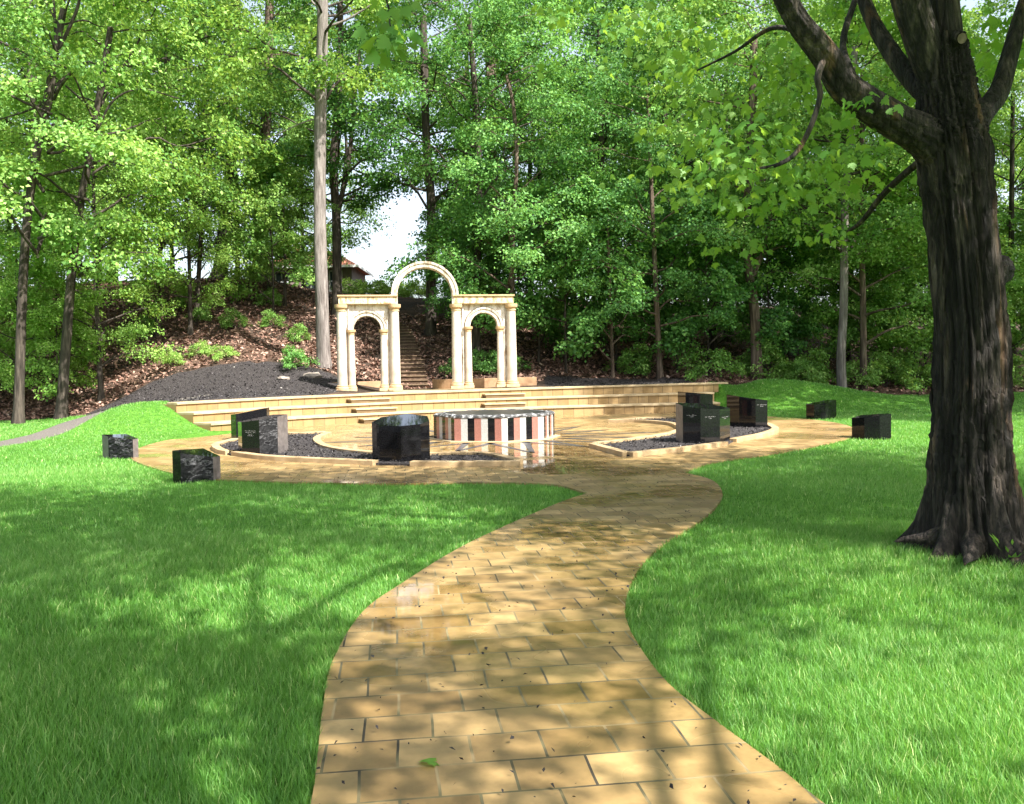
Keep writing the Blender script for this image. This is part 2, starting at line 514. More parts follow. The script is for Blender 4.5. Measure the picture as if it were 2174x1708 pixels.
def ground_mat():
    m, t, out = newmat('ground_soil_and_turf')
    p = N(t, 'BsdfPrincipled'); p.inputs['Roughness'].default_value = 0.95; p.inputs['Specular IOR Level'].default_value = 0.1
    v = coords(t, 'Object')
    n1 = noise(t, v, 9, 6, 0.7); n2 = noise(t, v, 0.6, 4, 0.6); n3 = noise(t, v, 40, 4, 0.7)
    turf = ramp(t, n1, [(0.3, (0.04, 0.13, 0.014)), (0.55, (0.1, 0.25, 0.03)), (0.75, (0.2, 0.34, 0.06))]).outputs[0]
    lit = ramp(t, n3, [(0.3, (0.035, 0.022, 0.016)), (0.5, (0.1, 0.062, 0.045)), (0.7, (0.21, 0.14, 0.105))]).outputs[0]
    soil = ramp(t, n1, [(0.3, (0.025, 0.018, 0.013)), (0.6, (0.07, 0.052, 0.04)), (0.8, (0.13, 0.1, 0.08))]).outputs[0]
    lit = mixc(t, ramp(t, n2, [(0.42, (0, 0, 0)), (0.58, (1, 1, 1))]).outputs[0], lit, soil)
    mul = ramp(t, n3, [(0.33, (0.014, 0.012, 0.012)), (0.5, (0.042, 0.037, 0.037)), (0.7, (0.13, 0.115, 0.112))]).outputs[0]
    pth = ramp(t, n3, [(0.3, (0.09, 0.08, 0.07)), (0.6, (0.2, 0.18, 0.16)), (0.8, (0.33, 0.3, 0.27))]).outputs[0]
    def msk(name):
        a = N(t, 'Attribute', attribute_name=name)
        ad = N(t, 'Math', operation='MULTIPLY_ADD', i_1=0.5, i_2=-0.25); t.links.new(n1, ad.inputs[0])
        s_ = N(t, 'Math', operation='ADD'); t.links.new(a.outputs['Fac'], s_.inputs[0]); t.links.new(ad.outputs[0], s_.inputs[1])
        return ramp(t, s_.outputs[0], [(0.42, (0, 0, 0)), (0.58, (1, 1, 1))]).outputs[0]
    c = mixc(t, msk('turf'), lit, turf)
    c = mixc(t, msk('mulch'), c, mul)
    c = mixc(t, msk('track'), c, pth)
    t.links.new(c, p.inputs['Base Color'])
    b = N(t, 'Bump', i_Strength=1.0, i_Distance=0.05); t.links.new(n3, b.inputs['Height']); t.links.new(b.outputs[0], p.inputs['Normal'])
    t.links.new(p.outputs[0], out.inputs[0])
    return m
MT['ground'] = ground_mat()
MT['roof'] = stone('red_clay_roof', (0.3, 0.1, 0.055), (0.42, 0.16, 0.09), (0.5, 0.22, 0.13), 3)
MT['housewall'] = stone('house_wall', (0.16, 0.12, 0.11), (0.22, 0.17, 0.155), (0.27, 0.22, 0.2), 2)
MT['white'] = pbr('white_paint', lambda t: (0.75, 0.75, 0.73), 0.5)
MT['glass'] = pbr('window_glass', lambda t: (0.05, 0.06, 0.08), 0.06)
MT['cutwood'] = stone('cut_wood', (0.06, 0.042, 0.03), (0.11, 0.082, 0.055), (0.16, 0.12, 0.085), 14)

# ------------------------------------------------------------------ plan curves of the terrace
WB = catmull([(-8.15, 23.9), (-6.75, 26.0), (-5.2, 27.35), (-2.2, 29.1), (1.4, 30.3), (5.8, 31.0), (9.4, 31.2)], 10)
wt = np.gradient(WB, axis=0); wt /= np.linalg.norm(wt, axis=1)[:, None]
wn = np.stack([-wt[:, 1], wt[:, 0]], 1)
warc = np.concatenate([[0], np.cumsum(np.linalg.norm(np.diff(WB, axis=0), axis=1))])
def woff(o): return WB + wn * o
def TZ(x): return 0.895 + 0.0105 * (x + 3.0)
TREAD = 0.72
TOPC = woff(2 * TREAD)
def ytop(x): return np.interp(x, TOPC[:, 0], TOPC[:, 1])

# ------------------------------------------------------------------ ground
hill_ctl = [(-9.6, 26, .84), (-8, 29, .9), (-5, 31.5, .86), (-1, 33, .88), (3, 34, .93), (8, 34.5, .97),
            (-20.2, 34.5, 0.0), (-18.3, 36, .36), (-26, 37, .1), (-14.5, 36, 1.5), (-14, 33, .55), (-11, 36.5, 2.05), (-7.6, 36, 1.9), (-12, 31, .75),
            (-15.6, 40, 3.1), (-19, 40.5, 2.4), (-19.3, 48, 6.4), (-12.4, 48, 6.3), (-25, 48, 6.2), (-32, 46, 5.0), (-26, 41.5, 2.2),
            (-4.0, 35.2, .8), (-4.6, 38.5, 1.7), (-5.3, 42, 2.75), (-6.1, 45.6, 3.65), (-7.8, 49, 4.75), (-9.5, 53, 6.1),
            (-1, 36, 1.15), (0, 40, 2.3), (0, 46, 3.7), (0, 55, 5.8), (4, 38, 1.3), (6, 36, 1.02), (6, 44, 2.6), (8, 55, 5.0),
            (9.9, 36, 1.08), (13.4, 36, .5), (14.3, 37, .66), (22, 40, .3), (30, 42, .2), (12, 44, 1.4), (20, 48, 1.2), (30, 50, 1.0), (18, 60, 4.2), (30, 64, 3.6),
            (-22, 60, 6.6), (-10, 62, 6.6), (3, 65, 6.6), (20, 74, 6.3), (36, 78, 6.0), (-38, 60, 6.6), (-40, 40, 2.0), (42, 50, .6)]
hc = np.array(hill_ctl, float)
def tps_phi(r2): return np.where(r2 > 1e-9, 0.5 * r2 * np.log(r2 + 1e-12), 0)
_d2 = ((hc[:, None, :2] - hc[None, :, :2]) ** 2).sum(-1)
_K = tps_phi(_d2) + np.eye(len(hc)) * 2.0
_P = np.c_[np.ones(len(hc)), hc[:, :2]]
_A = np.block([[_K, _P], [_P.T, np.zeros((3, 3))]])
_w = np.linalg.solve(_A, np.r_[hc[:, 2], 0, 0, 0])
def hill(x, y):
    xc = np.clip(x, -42, 46); yc = np.clip(y, 22, 82)
    sh = xc.shape; q = np.stack([xc.ravel(), yc.ravel()], 1)
    out = np.empty(len(q))
    for i in range(0, len(q), 20000):
        d2 = ((q[i:i + 20000, None, :] - hc[None, :, :2]) ** 2).sum(-1)
        out[i:i + 20000] = tps_phi(d2) @ _w[:-3] + _w[-3] + q[i:i + 20000] @ _w[-2:]
    return np.clip(out.reshape(sh), -0.1, 7.0)
def gz(x, y):
    x = np.asarray(x, float); y = np.asarray(y, float)
    base = np.full(x.shape, -0.03)
    sx = np.where(x < -10.2, 2.6, 1.55)
    m1 = 0.88 * np.exp(-((x + 10.2) / sx) ** 2 - ((y - 25.6) / 2.5) ** 2)
    sx2 = np.where(x < 9.7, 1.5, 4.3)
    m2 = 1.12 * np.exp(-((x - 9.7) / sx2) ** 2 - ((y - 33.9) / 2.4) ** 2)
    low = base + m1 + m2 + 0.3 * sstep(y, 28, 42) * sstep(x, 11, 16)
    eb = np.interp(x, [-40, -26, -20, -14, -10.6, -9.4, 7.9, 9.0, 14, 22, 40], [36, 35.5, 34, 30.5, 27.0, 25.6, 33.9, 35.2, 37, 39.5, 43])
    inn = (x > -9.4) & (x < 7.9)
    eb = np.where(inn, ytop(x) + 0.35, eb)
    ww = np.where(inn, 0.25, 2.5)
    k = sstep(y, eb - ww, eb + ww)
    return low * (1 - k) + np.maximum(hill(x, y), np.where(inn, TZ(x) - 0.05, -1)) * k
def gz1(x, y): return float(gz(np.array([x]), np.array([y]))[0])

def axis(fine0, fine1, step, lo, hi):
    a = list(np.arange(fine0, fine1 + 1e-6, step))
    s, p = step, a[0]
    left = []
    while p > lo:
        s *= 1.35; p -= s; left.append(p)
    s, p = step, a[-1]
    right = []
    while p < hi:
        s *= 1.35; p += s; right.append(p)
    return np.array(left[::-1] + a + right)
gx = axis(-30, 30, 0.3, -700, 700); gy = axis(-4, 62, 0.3, -700, 900)
GX, GY = np.meshgrid(gx, gy)
GZ = gz(GX, GY)
rngG = np.random.default_rng(5)
rough_mask = sstep(GY, 34, 37) * (np.abs(GX) < 45)
GZ = GZ + rough_mask * rngG.normal(size=GZ.shape) * 0.03
nx_, ny_ = len(gx), len(gy)
idx = np.arange(nx_ * ny_).reshape(ny_, nx_)
gq = np.stack([idx[:-1, :-1], idx[:-1, 1:], idx[1:, 1:], idx[1:, :-1]], -1).reshape(-1, 4)
gme = mesh_np('ground', np.stack([GX, GY, GZ], -1), gq, np.full(len(gq), 4), True)
def edge_y(x): return np.interp(x, [-60, -26, -20.5, -17, -14, -12.3, -10.7, -9.6, 7.2, 8.4, 12, 14.2, 22, 40, 60], [38, 35.5, 34.0, 33.2, 31.6, 30.0, 27.0, 25.0, 33.6, 35.4, 35.2, 36, 39.0, 43, 48])
TRACK = np.array([(-15, 16.5), (-12.6, 20.5), (-12.0, 23.0), (-11.9, 26.0), (-11.6, 28.6), (-10.8, 30.2)])
def seg_dist(x, y, P):
    d = np.full(x.shape, 1e9)
    for a, b in zip(P[:-1], P[1:]):
        ab = b - a
        t_ = np.clip(((x - a[0]) * ab[0] + (y - a[1]) * ab[1]) / (ab @ ab), 0, 1)
        d = np.minimum(d, np.hypot(x - a[0] - t_ * ab[0], y - a[1] - t_ * ab[1]))
    return d
turf = 1 - sstep(GY - edge_y(GX), -0.3, 0.5)
fattr(gme, 'turf', turf.ravel())
td = seg_dist(GX, GY, TRACK)
fattr(gme, 'track', (1 - sstep(td, 0.35, 0.75)).ravel())
def mulch_m(x, y):
    top = np.interp(x, [-16, -14.5, -12.5, -11, -9, -7, -6.2, -5], [32.5, 35.6, 36.3, 36.6, 36.2, 35.0, 33.5, 32])
    a = sstep(y, edge_y(x) - 0.3, edge_y(x) + 0.4) * (1 - sstep(y, top - 0.4, top + 0.4)) * sstep(x, -16.6, -15.6) * (1 - sstep(x, -6.6, -5.6))
    b = sstep(x, 1.0, 1.6) * (1 - sstep(x, 6.9, 7.4)) * sstep(y, 30.5, 31) * (1 - sstep(y, 36.0, 37.5))
    return np.maximum(a, b)
fattr(gme, 'mulch', mulch_m(GX, GY).ravel())
ground = tag(obj('ground', gme, MT['ground']), kind='structure')

# ------------------------------------------------------------------ paving (plaza and path, one sheet)
left_edge = [(0.95, 11.35), (0.5, 10.47), (-0.4, 8.24), (-0.86, 6.63), (-1.02, 5.86), (-1.02, 4.89), (-0.93, 4.2), (-0.84, 3.67), (-0.77, 3.23), (-0.68, 2.4), (-0.55, 1.2), (-0.4, -1.5)]
right_edge = [(1.9, -1.5), (1.7, 1.2), (1.35, 2.4), (1.12, 3.17), (1.03, 3.52), (0.9, 3.95), (0.77, 4.44), (0.71, 5.06), (0.71, 5.65), (0.8, 6.24), (0.98, 6.97), (1.3, 7.88), (1.88, 9.05), (2.32, 10.11), (2.66, 11.24), (2.80, 12.5), (2.6, 13.4)]
plaza_right = [(2.6, 13.4), (3.3, 14.7), (4.4, 15.75), (5.6, 17.0), (7.1, 18.9), (8.0, 20.4), (8.6, 22.3), (8.9, 24.6), (8.6, 26.6), (7.9, 28.2), (7.3, 29.6)]
plaza_left = [(-7.9, 24.4), (-8.45, 22.4), (-8.4, 20.4), (-7.9, 18.3), (-7.1, 16.6), (-5.7, 14.6), (-4.5, 13.45), (-2.0, 12.65), (-0.6, 12.6), (0.5, 12.3), (0.95, 11.35)]
LE, RE, PR, PL = catmull(left_edge, 6), catmull(right_edge, 6), catmull(plaza_right, 6), catmull(plaza_left, 6)
back = woff(0.25)[::-1]
PAVE = np.concatenate([LE, RE, PR[1:], [b for b in back if -8.0 < b[0] < 7.2], PL])
# drop near duplicates
keep = [0]
for i in range(1, len(PAVE)):
    if np.linalg.norm(PAVE[i] - PAVE[keep[-1]]) > 0.02: keep.append(i)
PAVE = PAVE[keep]
def inpoly(x, y, P):
    x = np.asarray(x); y = np.asarray(y); r = np.zeros(x.shape, bool)
    j = len(P) - 1
    for i in range(len(P)):
        xi, yi = P[i]; xj, yj = P[j]
        c = ((yi > y) != (yj > y)) & (x < (xj - xi) * (y - yi) / (yj - yi + 1e-12) + xi)
        r ^= c; j = i
    return r
def sheet(poly, z, thick):
    tri = tessellate_polygon([[Vector((p[0], p[1], 0)) for p in poly]])
    n = len(poly)
    zf = z if callable(z) else (lambda x, y: z)
    vs = [(p[0], p[1], zf(p[0], p[1])) for p in poly] + [(p[0], p[1], zf(p[0], p[1]) - thick) for p in poly]
    fs = []
    for a, b, c in tri:
        u, v, w_ = poly[a], poly[b], poly[c]
        if (v[0] - u[0]) * (w_[1] - u[1]) - (v[1] - u[1]) * (w_[0] - u[0]) < 0: a, c = c, a
        fs.append((a, b, c))
    ar = sum(poly[i][0] * poly[(i + 1) % n][1] - poly[(i + 1) % n][0] * poly[i][1] for i in range(n))
    for i in range(n):
        j = (i + 1) % n
        fs.append((i + n, j + n, j, i) if ar > 0 else (i, j, j + n, i + n))
    me = bpy.data.meshes.new('sheet'); me.from_pydata(vs, [], fs); me.update()
    return me
tag(obj('pavement', sheet([tuple(p) for p in PAVE], 0.0, 0.06), MT['paving']), kind='structure')

# inlaid dark star lines round the drum, flush in the paving
DC = np.array([-0.42, 20.95])
inl = MB()
for k in range(16):
    a = rad(11.25 + 22.5 * k)
    u = np.array([math.cos(a), math.sin(a)]); w_ = np.array([-u[1], u[0]])
    big = k % 2 == 0
    r0, r1 = 1.55, (4.1 if big else 3.5)
    for sgn in (-1, 1):
        p0 = DC + u * r0 + w_ * sgn * (0.42 if big else 0.3); p1 = DC + u * r1
        e = 0.08
        inl.add([(*(p0 - w_ * e), 0.004), (*(p0 + w_ * e), 0.004), (*(p1 + w_ * e * .6), 0.004), (*(p1 - w_ * e * .6), 0.004)], [(0, 1, 2, 3)] if True else [])
me = inl.mesh('inlay')
tag(obj('paving_inlay', me, stone('dark_inlay', (0.03, 0.03, 0.035), (0.06, 0.06, 0.065), (0.1, 0.095, 0.1), 8, 0.35)), 'dark thin star lines inlaid in the plaza paving round the striped drum', 'inlay', kind='structure')

# ------------------------------------------------------------------ stone terrace
ter = tag(empty('stone_terrace', (0, 0, 0)), 'long curved sandstone terrace of three seat-high tiers below the arches', 'terrace')
def strip(o0, o1, z0f, z1f, i0=0, i1=None):
    """a solid curved strip between two offsets of the terrace curve"""
    A = woff(o0)[i0:i1]; B = woff(o1)[i0:i1]; ar = warc[i0:i1]
    mb = MB(); n = len(A)
    vs = []
    for P, zf in ((A, z0f), (A, z1f), (B, z1f), (B, z0f)):
        vs += [(p[0], p[1], zf(q[0])) for p, q in zip(P, A)]
    fs, uv = [], []
    for k in range(n - 1):
        for (r, s_) in ((0, 1), (1, 2), (2, 3)):
            fs.append((r * n + k, r * n + k + 1, s_ * n + k + 1, s_ * n + k))
            za, zb = (0, 0.3) if r == 0 else (0.02, 0.2)
            uv.append([(ar[k], za), (ar[k + 1], za), (ar[k + 1], zb), (ar[k], zb)])
    for k in (0, n - 1):
        q = (k, n + k, 2 * n + k, 3 * n + k)
        fs.append(q[::-1] if k else q); uv.append([(0.05, 0.05), (0.05, 0.25), (0.3, 0.25), (0.3, 0.05)])
    mb.add(vs, fs, 0, uv)
    return mb
for i in range(3):
    o0 = i * TREAD
    lo = (lambda x: -0.12) if i == 0 else (lambda x, i=i: TZ(x) * i / 3 - 0.02)
    top = lambda x, i=i: TZ(x) * (i + 1) / 3 - 0.062
    cap0 = lambda x, i=i: TZ(x) * (i + 1) / 3 - 0.06
    cap1 = lambda x, i=i: TZ(x) * (i + 1) / 3
    end = int(np.searchsorted(woff(o0)[:, 0], (7.3, 7.5, 7.6)[i]))
    endc = int(np.searchsorted(woff(o0)[:, 0], 8.1))
    obj('riser', strip(o0, o0 + TREAD + 0.3, lo, top, 0, end).mesh('riser'), MT['veneer'], ter)
    obj('capstone', strip(o0 - 0.045, o0 + (TREAD - 0.004 if i < 2 else 0.42), cap0, cap1, 0, endc if i == 2 else end).mesh('capstone', bevel=0.012), MT['cap'], ter)
# half-height step blocks standing on each tier
def step_block(px0, px1, py, tier):
    x0 = None
    o0 = tier * TREAD - 0.36
    P = woff(o0)
    # the stretch of the curve between two bearings from the plaza side
    b0, b1 = (px0 - 1087) / FPX, (px1 - 1087) / FPX
    br = P[:, 0] / P[:, 1]
    ks = [np.interp(b, br, np.arange(len(P))) for b in (b0, b1)]
    def pt(o, k):
        Q = woff(o); return np.array([np.interp(k, np.arange(len(Q)), Q[:, 0]), np.interp(k, np.arange(len(Q)), Q[:, 1])])
    c0, c1, d1, d0 = pt(o0, ks[0]), pt(o0, ks[1]), pt(o0 + 0.35, ks[1]), pt(o0 + 0.35, ks[0])
    zb = TZ(c0[0]) * tier / 3 + (0.001 if tier else -0.02); zt = TZ(c0[0]) * (tier + 0.5) / 3
    st = empty('step', (0, 0, 0)); st.parent = ter
    mb = MB(); mb.prism([c0, c1, d1, d0], zb, zt - 0.045)
    obj('step_riser', mb.mesh('step_riser'), MT['veneer'], st)
    e = (c1 - c0) / np.linalg.norm(c1 - c0) * 0.03; f = (c0 - d0) / np.linalg.norm(c0 - d0) * 0.03
    mb = MB(); mb.prism([c0 - e + f, c1 + e + f, d1 + e, d0 - e], zt - 0.043, zt)
    obj('step_tread', mb.mesh('step_tread', bevel=0.01), MT['cap'], st)
for a in ((772, 860, 891, 0), (757, 841, 868, 1), (746, 827, 848, 2), (1030, 1114, 880, 0), (1030, 1115, 858, 1), (1032, 1114, 838, 2)):
    step_block(*a)
# paved deck on which the arches stand
dk = [tuple(p) for p in woff(2 * TREAD + 0.43) if -7.0 < p[0] < 2.4]
dk = dk + [(2.0, 34.6), (-2.4, 35.1), (-5.0, 34.9), (-6.9, 34.0)]
obj('deck', sheet(dk, lambda x, y: TZ(x) - 0.012, 0.1), MT['cap'], ter)

# ------------------------------------------------------------------ the stone archway
AL, AR = np.array([-6.0, 32.0]), np.array([0.0, 32.9])
au = (AR - AL) / np.linalg.norm(AR - AL); an = np.array([au[1], -au[0]])       # an points to the camera
ALEN = np.linalg.norm(AR - AL)
arch = tag(empty('stone_archway', (AL[0], AL[1], 0), math.atan2(au[1], au[0])), 'pale weathered stone arcade of a tall open arch between two lower arched doorways', 'archway')
# local frame: x along the arcade, -y to the camera, z up
def bz(x): return 0.885 + 0.013 * x
ZS, ZL = 4.02, 4.36                         # capital top, lintel top
def column(x, r, zb, zt, y=0.0, cap=1.0):
    co = empty('column', (x, y, zb)); co.parent = arch
    h = zt - zb
    m_ = MB(); m_.box((0, 0, 0.05), (r * 2.75, r * 2.75, 0.1)); m_.lathe([(r * 1.36, .1), (r * 1.42, .13), (r * 1.36, .17), (r * 1.12, .19), (r * 1.18, .22), (r * 1.02, .25)])
    obj('base', m_.mesh('base', True, 0, 40), MT['trim'], co)
    m_ = MB()
    prof = [(r * (1.0 - 0.14 * t_ ** 1.6), .24 + (h - .24 - .24 * cap) * t_) for t_ in np.linspace(0, 1, 10)]
    m_.lathe(prof, n=28)
    obj('shaft', m_.mesh('shaft', True, 0, 50), MT['column'], co)
    m_ = MB(); z0 = h - .25 * cap
    m_.lathe([(r * .86, z0), (r * .98, z0 + .01), (r * .98, z0 + .05 * cap), (r * .9, z0 + .06 * cap), (r * 1.0, z0 + .1 * cap), (r * 1.25, z0 + .13 * cap), (r * 1.3, z0 + .17 * cap), (r * 1.3, h), (r * .5, h)])
    obj('capital', m_.mesh('capital', True, 0, 35), MT['trim'], co)
    return co
def lx(px, d=32.4):                          # local x from a column's bearing in the photograph
    b = at(px, 800, 1.0).x
    k = (b * AL[1] - AL[0]) / (au[0] - b * au[1])
    return k
xs = [lx(727), lx(840), lx(970), lx(1087)]
xi = [lx(747.5), lx(816), lx(995.5), lx(1063)]
for x in xs: column(x, 0.178, bz(x), ZS, -0.06)
ZI = [3.12, 3.12, 3.2, 3.2]
for x, zt in zip(xi, ZI): column(x, 0.128, bz(x), zt, -0.02, 0.75)
def arc_band(cx, cz, r0, r1, y0, y1, name, mat, prof=False, n=40, a0=0.0, a1=math.pi):
    mb = MB()
    if prof:      # moulded outer lip
        secs = [(r0, y0 + 0.02), (r0 + 0.02, y0), (r0 + (r1 - r0) * .62, y0), (r0 + (r1 - r0) * .66, y0 - 0.035), (r1, y0 - 0.05), (r1, y1), (r0, y1)]
    else:
        secs = [(r0, y0), (r1, y0), (r1, y1), (r0, y1)]
    k = len(secs)
    vs = []
    for i in range(n + 1):
        a = a0 + (a1 - a0) * i / n
        for r, y in secs:
            vs.append((cx - math.cos(a) * r, y, cz + math.sin(a) * r))
    fs = []
    for i in range(n):
        for j in range(k):
            j2 = (j + 1) % k
            fs.append((i * k + j, i * k + j2, (i + 1) * k + j2, (i + 1) * k + j))
    fs.append(tuple(range(k - 1, -1, -1))); fs.append(tuple(n * k + j for j in range(k)))
    mb.add(vs, fs)
    me = mb.mesh(name, True, 0, 30)
    bm = bmesh.new(); bm.from_mesh(me); bmesh.ops.recalc_face_normals(bm, faces=bm.faces); bm.to_mesh(me); bm.free()
    return me
# thin dark joints between voussoirs, real grooves: the ring is built from separate stones
def voussoirs(name, cx, cz, r0, r1, y0, y1, cuts, mat):
    root = empty(name, (0, 0, 0)); root.parent = arch
    a = [0.0] + cuts + [math.pi]
    for p, q in zip(a[:-1], a[1:]):
        g = 0.006 / r1
        obj('voussoir', arc_band(cx, cz, r0, r1, y0, y1, 'voussoir', mat, True, max(6, int((q - p) / .09)), p + g, q - g), mat, root)
    return root
for s_, (x0, x1) in enumerate(((xs[0], xs[1]), (xs[2], xs[3]))):
    i0, i1 = xi[2 * s_], xi[2 * s_ + 1]
    cx, zi = (i0 + i1) / 2, ZI[2 * s_]
    ri, ro = (i1 - i0) / 2 - 0.09, (i1 - i0) / 2 + 0.115
    # wall panel with the arched opening cut out of it
    n = 24; hw = (i1 - i0) / 2 + 0.0
    mb = MB(); yF, yB = 0.05, 0.33
    XL, XR, ZT = x0 + 0.08, x1 - 0.08, ZS + 0.02
    zb = bz(cx) - 0.02
    out2, in2 = [], []
    rr = ro - 0.05
    pts_in = [(cx - rr, zb)] + [(cx - rr * math.cos(math.pi * k / n), zi + rr * math.sin(math.pi * k / n)) for k in range(n + 1)] + [(cx + rr, zb)]
    pts_out = [(XL, zb)]
    for k in range(n + 1):
        a = math.pi * k / n
        dx, dz = -math.cos(a), math.sin(a)
        tt = min(((XR - cx) / abs(dx)) if abs(dx) > 1e-6 else 1e9, ((ZT - zi) / dz) if dz > 1e-6 else 1e9)
        pts_out.append((cx + dx * tt, zi + dz * tt))
    pts_out += [(XR, zb)]
    m_ = len(pts_in)
    vs = [(p[0], y, p[1]) for y in (yF, yB) for P in (pts_out, pts_in) for p in P]
    fs = []
    for k in range(m_ - 1):
        fs.append((k, m_ + k, m_ + k + 1, k + 1))
        fs.append((2 * m_ + k + 1, 3 * m_ + k + 1, 3 * m_ + k, 2 * m_ + k))
        fs.append((m_ + k, 3 * m_ + k, 3 * m_ + k + 1, m_ + k + 1))
        fs.append((k + 1, 2 * m_ + k + 1, 2 * m_ + k, k))
    mb.add(vs, fs)
    me = mb.mesh('wall_panel')
    bm = bmesh.new(); bm.from_mesh(me); bmesh.ops.recalc_face_normals(bm, faces=bm.faces); bm.to_mesh(me); bm.free()
    obj('wall_panel', me, MT['panel'], arch)
    voussoirs('doorway_arch', cx, zi + 0.002, ri, ro, 0.0, 0.30, [rad(a) for a in ((88,) if s_ == 0 else (62, 80, 98, 116))], MT['panel'])
    obj('arch_joint', arc_band(cx, zi + 0.002, ro + 0.001, ro + 0.022, 0.03, 0.12, 'arch_joint', None), MT['stair_wall'], arch)
    # lintel: stained frieze with a thin projecting cornice
    mb = MB(); mb.box(((x0 + x1) / 2, 0.12, ZS + 0.15), (x1 - x0 + 0.16, 0.5, 0.255))
    obj('frieze', mb.mesh('frieze', bevel=0.008), MT['lintel'], arch)
    mb = MB(); mb.box(((x0 + x1) / 2, 0.12, ZS + 0.31), (x1 - x0 + 0.24, 0.6, 0.06)); mb.box(((x0 + x1) / 2, 0.12, ZS + 0.008), (x1 - x0 + 0.1, 0.46, 0.03))
    obj('cornice', mb.mesh('cornice', bevel=0.01), MT['trim'], arch)
    # narrow pilaster strips beside the inner columns
    for xa in (x0 + 0.26, x1 - 0.26):
        mb = MB(); mb.box((xa, 0.035, (bz(cx) + ZS) / 2), (0.05, 0.06, ZS - bz(cx) - 0.03))
        obj('pilaster', mb.mesh('pilaster', bevel=0.008), MT['panel'], arch)
cxm = (xs[1] + xs[2]) / 2
rm = (xs[2] - xs[1]) / 2
voussoirs('great_arch', cxm, ZS + 0.335, rm - 0.125, rm + 0.105, -0.08, 0.32, [rad(a) for a in (62, 116)], MT['panel'])
for x in (xs[1], xs[2]):
    mb = MB(); mb.box((x, 0.1, ZS + 0.17), (0.25, 0.42, 0.325))
    obj('impost', mb.mesh('impost', bevel=0.008), MT['panel'], arch)

# low planter walls behind the arcade
def lowwall(name, pts, h, w, label, z=None):
    P = catmull(pts, 6); tg = np.gradient(P, axis=0); tg /= np.linalg.norm(tg, axis=1)[:, None]
    nn = np.stack([-tg[:, 1], tg[:, 0]], 1)
    poly = [tuple(p) for p in P - nn * w / 2] + [tuple(p) for p in (P + nn * w / 2)[::-1]]
    zb = [TZ(p[0]) - 0.1 for p in poly]; zt = [TZ(p[0]) + h for p in poly]
    mb = MB(); mb.prism(poly, zb, zt)
    me = mb.mesh(name, bevel=0.012)
    return tag(obj(name, me, MT['planter']), label, 'low wall', 'low walls behind the arcade')
lowwall('planter_wall', [(-7.1, 33.6), (-6.0, 34.2), (-5.2, 34.4), (-4.85, 34.9)], 0.36, 0.22, 'low brown stone wall behind the left doorway of the arcade')
lowwall('planter_wall', [(-3.05, 35.2), (-2.75, 34.5), (-2.0, 34.15), (-1.0, 34.2), (0.55, 34.3), (0.95, 34.35)], 0.36, 0.22, 'low curved brown stone wall behind the right doorway of the arcade')

# ------------------------------------------------------------------ stairway up the hill
stair = tag(empty('hill_stairway', (-4.0, 35.2, 0)), 'narrow brown stone stairway climbing the wooded hill behind the tall arch', 'stairway')
SP = catmull([(-3.95, 35.2, .9), (-4.5, 38.6, 1.85), (-5.15, 42, 2.85), (-5.9, 45.4, 3.8), (-7.3, 48.2, 4.6), (-9.0, 50.4, 5.3)], 24)
sl_ = np.concatenate([[0], np.cumsum(np.hypot(*np.diff(SP[:, :2], axis=0).T))])
ns_ = 27
for k in range(ns_):
    s_ = sl_[-1] * k / (ns_ - 1)
    p = np.array([np.interp(s_, sl_, SP[:, j]) for j in range(3)])
    q = np.array([np.interp(min(s_ + .2, sl_[-1]), sl_, SP[:, j]) for j in range(3)]) - np.array([np.interp(max(s_ - .2, 0), sl_, SP[:, j]) for j in range(3)])
    rz = math.atan2(q[1], q[0]) - math.pi / 2
    wdt = 1.36 + (0.22 if k == 7 else 0)
    c_ = (p[0] - stair.location.x, p[1] - stair.location.y)
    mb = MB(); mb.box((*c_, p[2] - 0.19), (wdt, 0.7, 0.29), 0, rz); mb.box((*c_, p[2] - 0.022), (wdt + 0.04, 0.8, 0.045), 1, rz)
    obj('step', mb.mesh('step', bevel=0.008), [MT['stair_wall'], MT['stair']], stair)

# ------------------------------------------------------------------ striped octagonal drum
drum = tag(empty('striped_drum', (DC[0], DC[1], 0)), 'low octagonal stone drum faced with red, white and black vertical granite stripes', 'monument drum')
SIDE, DH = 1.10, 0.60
APO = SIDE * 1.2071
fa = -math.pi / 2 - rad(15.3)          # bearing of the face turned to the camera, a little to its left
for f in range(8):
    a = fa + f * math.pi / 4
    nrm = np.array([math.cos(a), math.sin(a)]); tg = np.array([-nrm[1], nrm[0]])       # tg runs to the right seen from outside
    # stripes run on round the drum; the front face starts with red
    start = {0: 1, 7: 0, 1: 2}.get(f, (f + 1) % 3)
    for k in range(7):
        ci = (start + k) % 3
        x0 = -SIDE / 2 + SIDE * k / 7; x1 = x0 + SIDE / 7
        c0 = nrm * APO + tg * x0; c1 = nrm * APO + tg * x1
        i1_ = nrm * (APO - 0.06) + tg * x1 * 0.96; i0_ = nrm * (APO - 0.06) + tg * x0 * 0.96
        g = tg * 0.0015
        mb = MB(); mb.prism([c0 + g, c1 - g, i1_ - g, i0_ + g], 0.0, DH - 0.07)
        obj('stripe', mb.mesh('stripe'), [MT['granite'], MT['gran_red'], MT['gran_white']][ci], drum)
rngD = np.random.default_rng(3)
oc = [(math.cos(fa + math.pi / 8 + k * math.pi / 4), math.sin(fa + math.pi / 8 + k * math.pi / 4)) for k in range(8)]
RC = SIDE * 1.3066
mb = MB(); mb.prism([(x * (RC - 0.075), y * (RC - 0.075)) for x, y in oc], -0.02, DH - 0.075)
obj('core', mb.mesh('core'), MT['granite'], drum)
